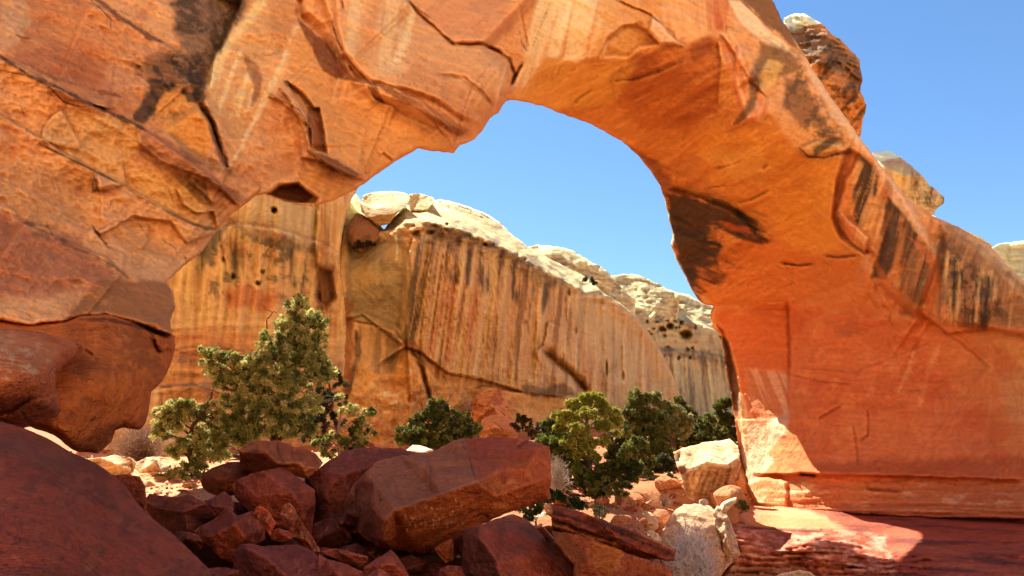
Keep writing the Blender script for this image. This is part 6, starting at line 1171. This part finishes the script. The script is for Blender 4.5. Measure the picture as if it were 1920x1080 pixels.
tree('pinyon_tree', 'thin half-dead pinyon with bare pale twigs between the big pinyon and the dark juniper', (636,870), [(634,830),(636,790),(640,765)],
 [(655,770,18,12,0),(680,790,16,12,.1),(690,775,14,10,.1),(672,810,18,10,0),(620,820,16,10,-.1),(645,830,20,10,0),(670,830,20,12,0),(600,835,16,10,-.1),(612,850,18,8,0),(690,815,14,8,0),(655,845,22,8,0)], 25.5, PIN + DRK, 1300, 8, .075, .055, .055, bark=(150,124,100), seed=9,
 dead=[[(640,800),(665,790),(690,770),(700,750)],[(645,810),(680,800),(712,790),(716,770)],[(640,790),(660,770),(668,745)],[(650,825),(690,828),(714,810)]])
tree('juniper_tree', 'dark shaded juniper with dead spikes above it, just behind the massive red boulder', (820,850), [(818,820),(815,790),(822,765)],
 [(822,765,18,18,0),(800,785,24,14,0),(835,785,30,18,0),(868,790,28,14,0),(885,805,18,10,0),(780,795,18,14,0),(760,815,22,14,0),(790,815,34,16,-.2),(835,812,40,18,-.2),(875,815,24,12,0),(745,828,14,8,0),(790,832,40,12,-.2),(850,828,40,12,-.2),(812,750,8,8,0)], 30, DRK, 4200, 8, .075, .08, .12, bark=(74,54,46), seed=11,
 dead=[[(812,780),(810,755),(808,728)],[(825,780),(840,752),(850,735)],[(800,790),(792,765),(790,752)],[(845,775),(862,762),(876,755)],[(870,785),(880,770),(884,752)]])
tree('juniper_tree', 'bright yellow green juniper with puffy clumps in the middle of the slope', (1112,925), [(1108,890),(1100,860),(1095,830),(1100,790),(1105,765)],
 [(1108,748,26,10,0),(1078,760,18,9,-.1),(1128,758,12,8,.3),(1062,782,22,10,-.3),(1100,778,20,10,-.5),(1142,775,20,10,.2),(1155,790,11,8,.2),(1050,803,12,8,0),(1088,806,22,11,-.7),(1132,800,16,9,-.2),(1153,812,9,7,.3),(1068,830,18,10,-.6),(1104,832,18,11,-.7),(1132,828,12,8,.2),(1080,852,16,8,-.5),(1112,856,16,9,-.5),(1042,780,9,6,.3),(1118,790,10,6,.4)],
 26, JUN, 6200, 8, .065, .055, .14, bark=(120,96,80), seed=13, spray=.8, dead=[[(1060,800),(1045,778),(1030,768)],[(1055,800),(1040,790),(1036,772)]], shell=.7)
tree('juniper_tree', 'low dark green juniper bush spreading below the bright puffy one', (1120,935), [(1130,915),(1150,895)],
 [(1050,835,26,20,.8),(1030,825,20,14,1),(1060,865,26,16,.8),(1085,885,26,18,.4),(1060,905,20,12,.4),(1110,905,26,16,.2),(1140,880,30,16,0),(1165,872,20,12,-.1),(1190,880,18,16,-.1),(1150,900,22,12,0),(1180,900,18,10,0),(1120,925,26,8,0),(1050,925,26,10,.2)], 25, [(92,104,42),(110,120,50),(70,82,36),(60,70,34),(134,140,60)], 4800, 8, .065, .06, .08, seed=15)
tree('juniper_tree', 'tall very dark conical juniper right of the bright puffy one', (1205,885), [(1205,850),(1200,800),(1196,760)],
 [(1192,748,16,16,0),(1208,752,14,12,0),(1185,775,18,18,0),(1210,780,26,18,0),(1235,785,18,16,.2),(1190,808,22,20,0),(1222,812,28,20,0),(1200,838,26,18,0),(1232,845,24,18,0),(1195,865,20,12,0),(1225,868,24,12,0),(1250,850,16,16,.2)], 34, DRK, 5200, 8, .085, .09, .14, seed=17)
tree('pinyon_tree', 'grey green pinyon rising behind the very dark conical juniper', (1268,870), [(1262,830),(1250,790),(1240,765)],
 [(1225,748,18,12,0),(1248,765,18,14,0),(1270,775,18,12,0),(1238,780,18,12,0),(1262,795,24,14,-.3),(1285,790,16,12,0),(1250,805,18,10,-.3),(1275,812,20,10,-.2)], 36, GRY, 3400, 8, .085, .08, .12, seed=19)
tree('juniper_tree', 'dark juniper mass between the grey green pinyon and the arch leg', (1310,860), [(1308,830),(1300,790),(1295,770)],
 [(1270,755,16,10,.3),(1290,775,16,12,.3),(1300,800,24,18,0),(1280,825,24,16,0),(1312,825,26,18,0),(1335,815,16,22,.2),(1260,845,20,12,0),(1330,790,12,14,.3),(1345,840,14,14,0)], 39, DRK + [(78,88,44)], 4200, 8, .095, .1, .12, seed=21)
tree('pinyon_tree', 'loose green pinyon partly hidden behind the left edge of the arch leg', (1368,850), [(1365,820),(1362,780),(1358,765)],
 [(1360,758,12,10,0),(1352,780,12,12,0),(1366,790,14,14,0),(1372,815,14,16,0),(1356,805,12,12,0),(1374,840,12,10,0),(1345,765,8,8,0)], 44, [(96,108,48),(112,122,58),(72,84,40)], 2000, 8, .1, .1, .1, seed=23)
# low shrubs
tree('shrub', 'low green shrub beside the cream rock, under the massive boulder', (1005,985), [(1005,975)], [(985,962,14,9,0),(1005,955,18,8,0),(1022,945,14,8,.1),(990,975,12,8,0)], 21.5, [(84,96,48),(104,114,60),(64,76,38)], 420, 8, .05, .05, .03, cat='shrub', seed=25)
tree('shrub', 'round green shrub on the slope just above the dark broken slab', (1070,960), [(1070,950)], [(1050,935,20,10,0),(1072,942,20,10,0),(1035,925,14,8,.1),(1088,950,14,7,0)], 22.5, [(58,74,36),(86,100,46),(46,58,30)], 560, 8, .055, .05, .03, cat='shrub', seed=27)
tree('sagebrush', 'small silvery sagebrush tuft on the slope above the middle of the slab', (1124,972), [(1124,965)], [(1124,955,10,12,0),(1116,962,8,8,0),(1133,962,8,8,0)], 21, [(178,170,130),(150,146,108),(200,190,150)], 300, 8, .045, .04, .02, cat='shrub', seed=29, bark=(150,130,104))
tree('shrub', 'dark little shrub at the cliff foot beside the reddish lump', (980,808), [(980,795)], [(975,785,14,10,0),(988,790,12,8,0),(970,800,14,8,0),(990,805,16,7,0)], 44, [(84,78,56),(100,92,68),(64,62,44)], 400, 8, .09, .08, .04, cat='shrub', seed=31)
tree('shrub', 'shadowed olive shrub growing in the gully beside the brown wedged boulder', (688,468), [(688,462)], [(680,458,16,8,0),(697,455,10,6,0),(668,462,10,5,0)], 47.5, [(70,64,44),(88,80,54)], 260, 8, .1, .08, .04, cat='shrub', seed=33)
tree('shrub', 'tiny shrub on the pale rim where the skyline dome meets the streaked cliff', (1105,530), [(1105,526)], [(1103,524,10,5,0),(1117,530,8,4,0)], 62, [(96,92,62),(80,78,50)], 120, 8, .12, .1, .04, cat='shrub', seed=35)
tree('shrub', 'narrow grass tuft growing between the arch foot and the little pointed rock', (1392,962), [(1392,955)], [(1390,950,10,10,0),(1400,955,7,8,0)], 21.5, [(150,132,72),(120,112,58),(172,150,90)], 160, 8, .07, .02, .015, cat='grass tuft', seed=37, aspect=.12)

def twig_bush(name, label, base, Y, rx, ry, num, col, seed, th=.006, cat='dead bush', upb=.6, parts=4):
    rng = np.random.RandomState(seed); m1 = Y / FPX; bp = P(base[0], base[1], Y); T = Tubes()
    for k in range(num):
        d = rng.normal(size=3); d[2] = abs(d[2]) + upb; d /= np.linalg.norm(d)
        e = bp + d * [rx * m1, rx * m1 * .8, 2 * ry * m1] * rng.uniform(.6, 1.05)
        p = branch(T, bp + rng.normal(size=3) * .05 * rx * m1, e, th * 1.6, th * .6, rng, .1, 6, 4)
        for j in range(parts):
            i = rng.randint(2, 6); q = p[i] + (d * .5 + rng.normal(size=3) * .6) * rx * m1 * .4
            p2 = branch(T, p[i], q, th * .8, th * .4, rng, .15, 4, 3)
            for _ in range(2):
                q2 = p2[2] + rng.normal(size=3) * rx * m1 * .16 + [0, 0, .02]; branch(T, p2[2], q2, th * .5, th * .3, rng, .1, 3, 3)
    V = np.concatenate(T.V); F = np.concatenate(T.F); c = np.broadcast_to(lin(col), V.shape) * rng.uniform(.8, 1.2, (len(V), 1))
    return tag(link_mesh(name, V, F, M_TWIG, c), label, cat)
twig_bush('dead_bush', 'white leafless bush in front of the large half-lit boulder at the bottom', (1300,1100), 20.3, 44, 50, 210, (236,222,206), 1, .013)
twig_bush('dead_bush', 'grey brown tangle of dry twigs on the pale ledge below the overhang', (262,862), 24.5, 58, 28, 170, (160,132,112), 2, .009)
twig_bush('dead_bush', 'pale bare bush right beside the right end of the massive red boulder', (1046,925), 23, 24, 34, 90, (196,176,150), 3, .009)
twig_bush('dead_bush', 'small tangle of dead sticks in the shade left of the big cream boulder', (1245,950), 25, 18, 10, 18, (140,112,90), 4, .007)
twig_bush('dead_bush', 'thin twiggy plant in the rubble between the shrub and the big cream boulder', (1190,900), 27, 24, 16, 40, (120,96,70), 5, .007)

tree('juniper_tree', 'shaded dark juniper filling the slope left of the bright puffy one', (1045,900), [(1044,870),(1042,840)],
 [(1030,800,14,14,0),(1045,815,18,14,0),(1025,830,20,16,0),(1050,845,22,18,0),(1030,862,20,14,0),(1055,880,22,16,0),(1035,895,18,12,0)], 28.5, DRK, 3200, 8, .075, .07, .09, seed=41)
tree('juniper_tree', 'shaded green bush between the dark conical juniper and the big cream boulder', (1240,905), [(1240,885)],
 [(1225,880,20,14,0),(1245,868,18,14,.2),(1212,895,16,10,0),(1240,893,20,10,0),(1255,880,10,14,.2)], 31, [(70,76,42),(88,90,52),(54,58,34)], 1900, 8, .075, .07, .05, seed=43)
tree('juniper_tree', 'dark low juniper clump along the cliff foot above the big cream boulder', (1290,850), [(1290,835)],
 [(1262,828,20,12,0),(1285,812,20,14,.2),(1310,820,22,14,0),(1335,830,18,12,0),(1320,800,18,14,.4),(1350,815,14,16,.4),(1368,835,12,12,.3),(1300,838,26,8,-.2)], 37, DRK + [(84,92,48)], 3400, 8, .085, .08, .07, seed=45)
tree('shrub', 'olive shrub among the rocks right below the bright puffy juniper', (1165,925), [(1165,915)],
 [(1150,915,16,8,0),(1172,912,14,8,0),(1160,925,18,6,-.1)], 24.5, [(110,112,58),(84,90,46),(136,132,72)], 420, 8, .06, .05, .03, cat='shrub', seed=47)
tree('shrub', 'grey brown brush in the shade at the cliff foot left of the bright juniper', (1005,835), [(1005,820)],
 [(1000,815,14,10,0),(1015,805,12,10,.2),(1012,828,14,8,0)], 42, [(96,82,60),(112,98,72),(76,66,48)], 420, 8, .1, .08, .05, cat='shrub', seed=49)

tree('juniper_tree', 'low shaded green juniper filling the gap between the bright and dark junipers', (1170,860), [(1170,840)],
 [(1150,835,16,14,0),(1168,820,14,12,.2),(1165,848,20,12,0),(1180,800,10,10,.3),(1150,858,18,10,0),(1185,862,16,10,0)], 37, [(78,84,46),(96,98,54),(60,66,38)], 1700, 8, .085, .08, .05, seed=51)

tree('shrub', 'dull green shrub in the shaded rocks left of the big cream boulder', (1245,935), [(1245,925)],
 [(1222,905,18,10,0),(1245,912,16,12,0),(1258,900,10,14,.1),(1230,925,18,8,0),(1205,915,14,8,0)], 29, [(86,88,50),(106,104,62),(64,68,40)], 1100, 8, .07, .06, .04, cat='shrub', seed=53)
tree('shrub', 'pale olive shrub spilling over the sunny ledge at the foot of the small pinyon', (330,925), [(332,915)],
 [(318,905,16,10,0),(340,908,18,10,0),(300,900,12,8,0),(355,915,14,8,.1),(330,890,16,10,0)], 22.6, PIN, 900, 8, .07, .05, .03, cat='shrub', seed=55, aspect=.2)

tree('juniper_tree', 'mid green juniper low on the slope under the dark conical juniper', (1200,900), [(1200,880)],
 [(1175,850,20,16,0),(1195,835,18,14,.2),(1188,875,22,14,0),(1215,865,16,12,0),(1170,880,16,10,0),(1205,892,20,10,0)], 30, [(110,116,52),(130,134,62),(84,92,44)], 2300, 8, .075, .07, .06, seed=57)
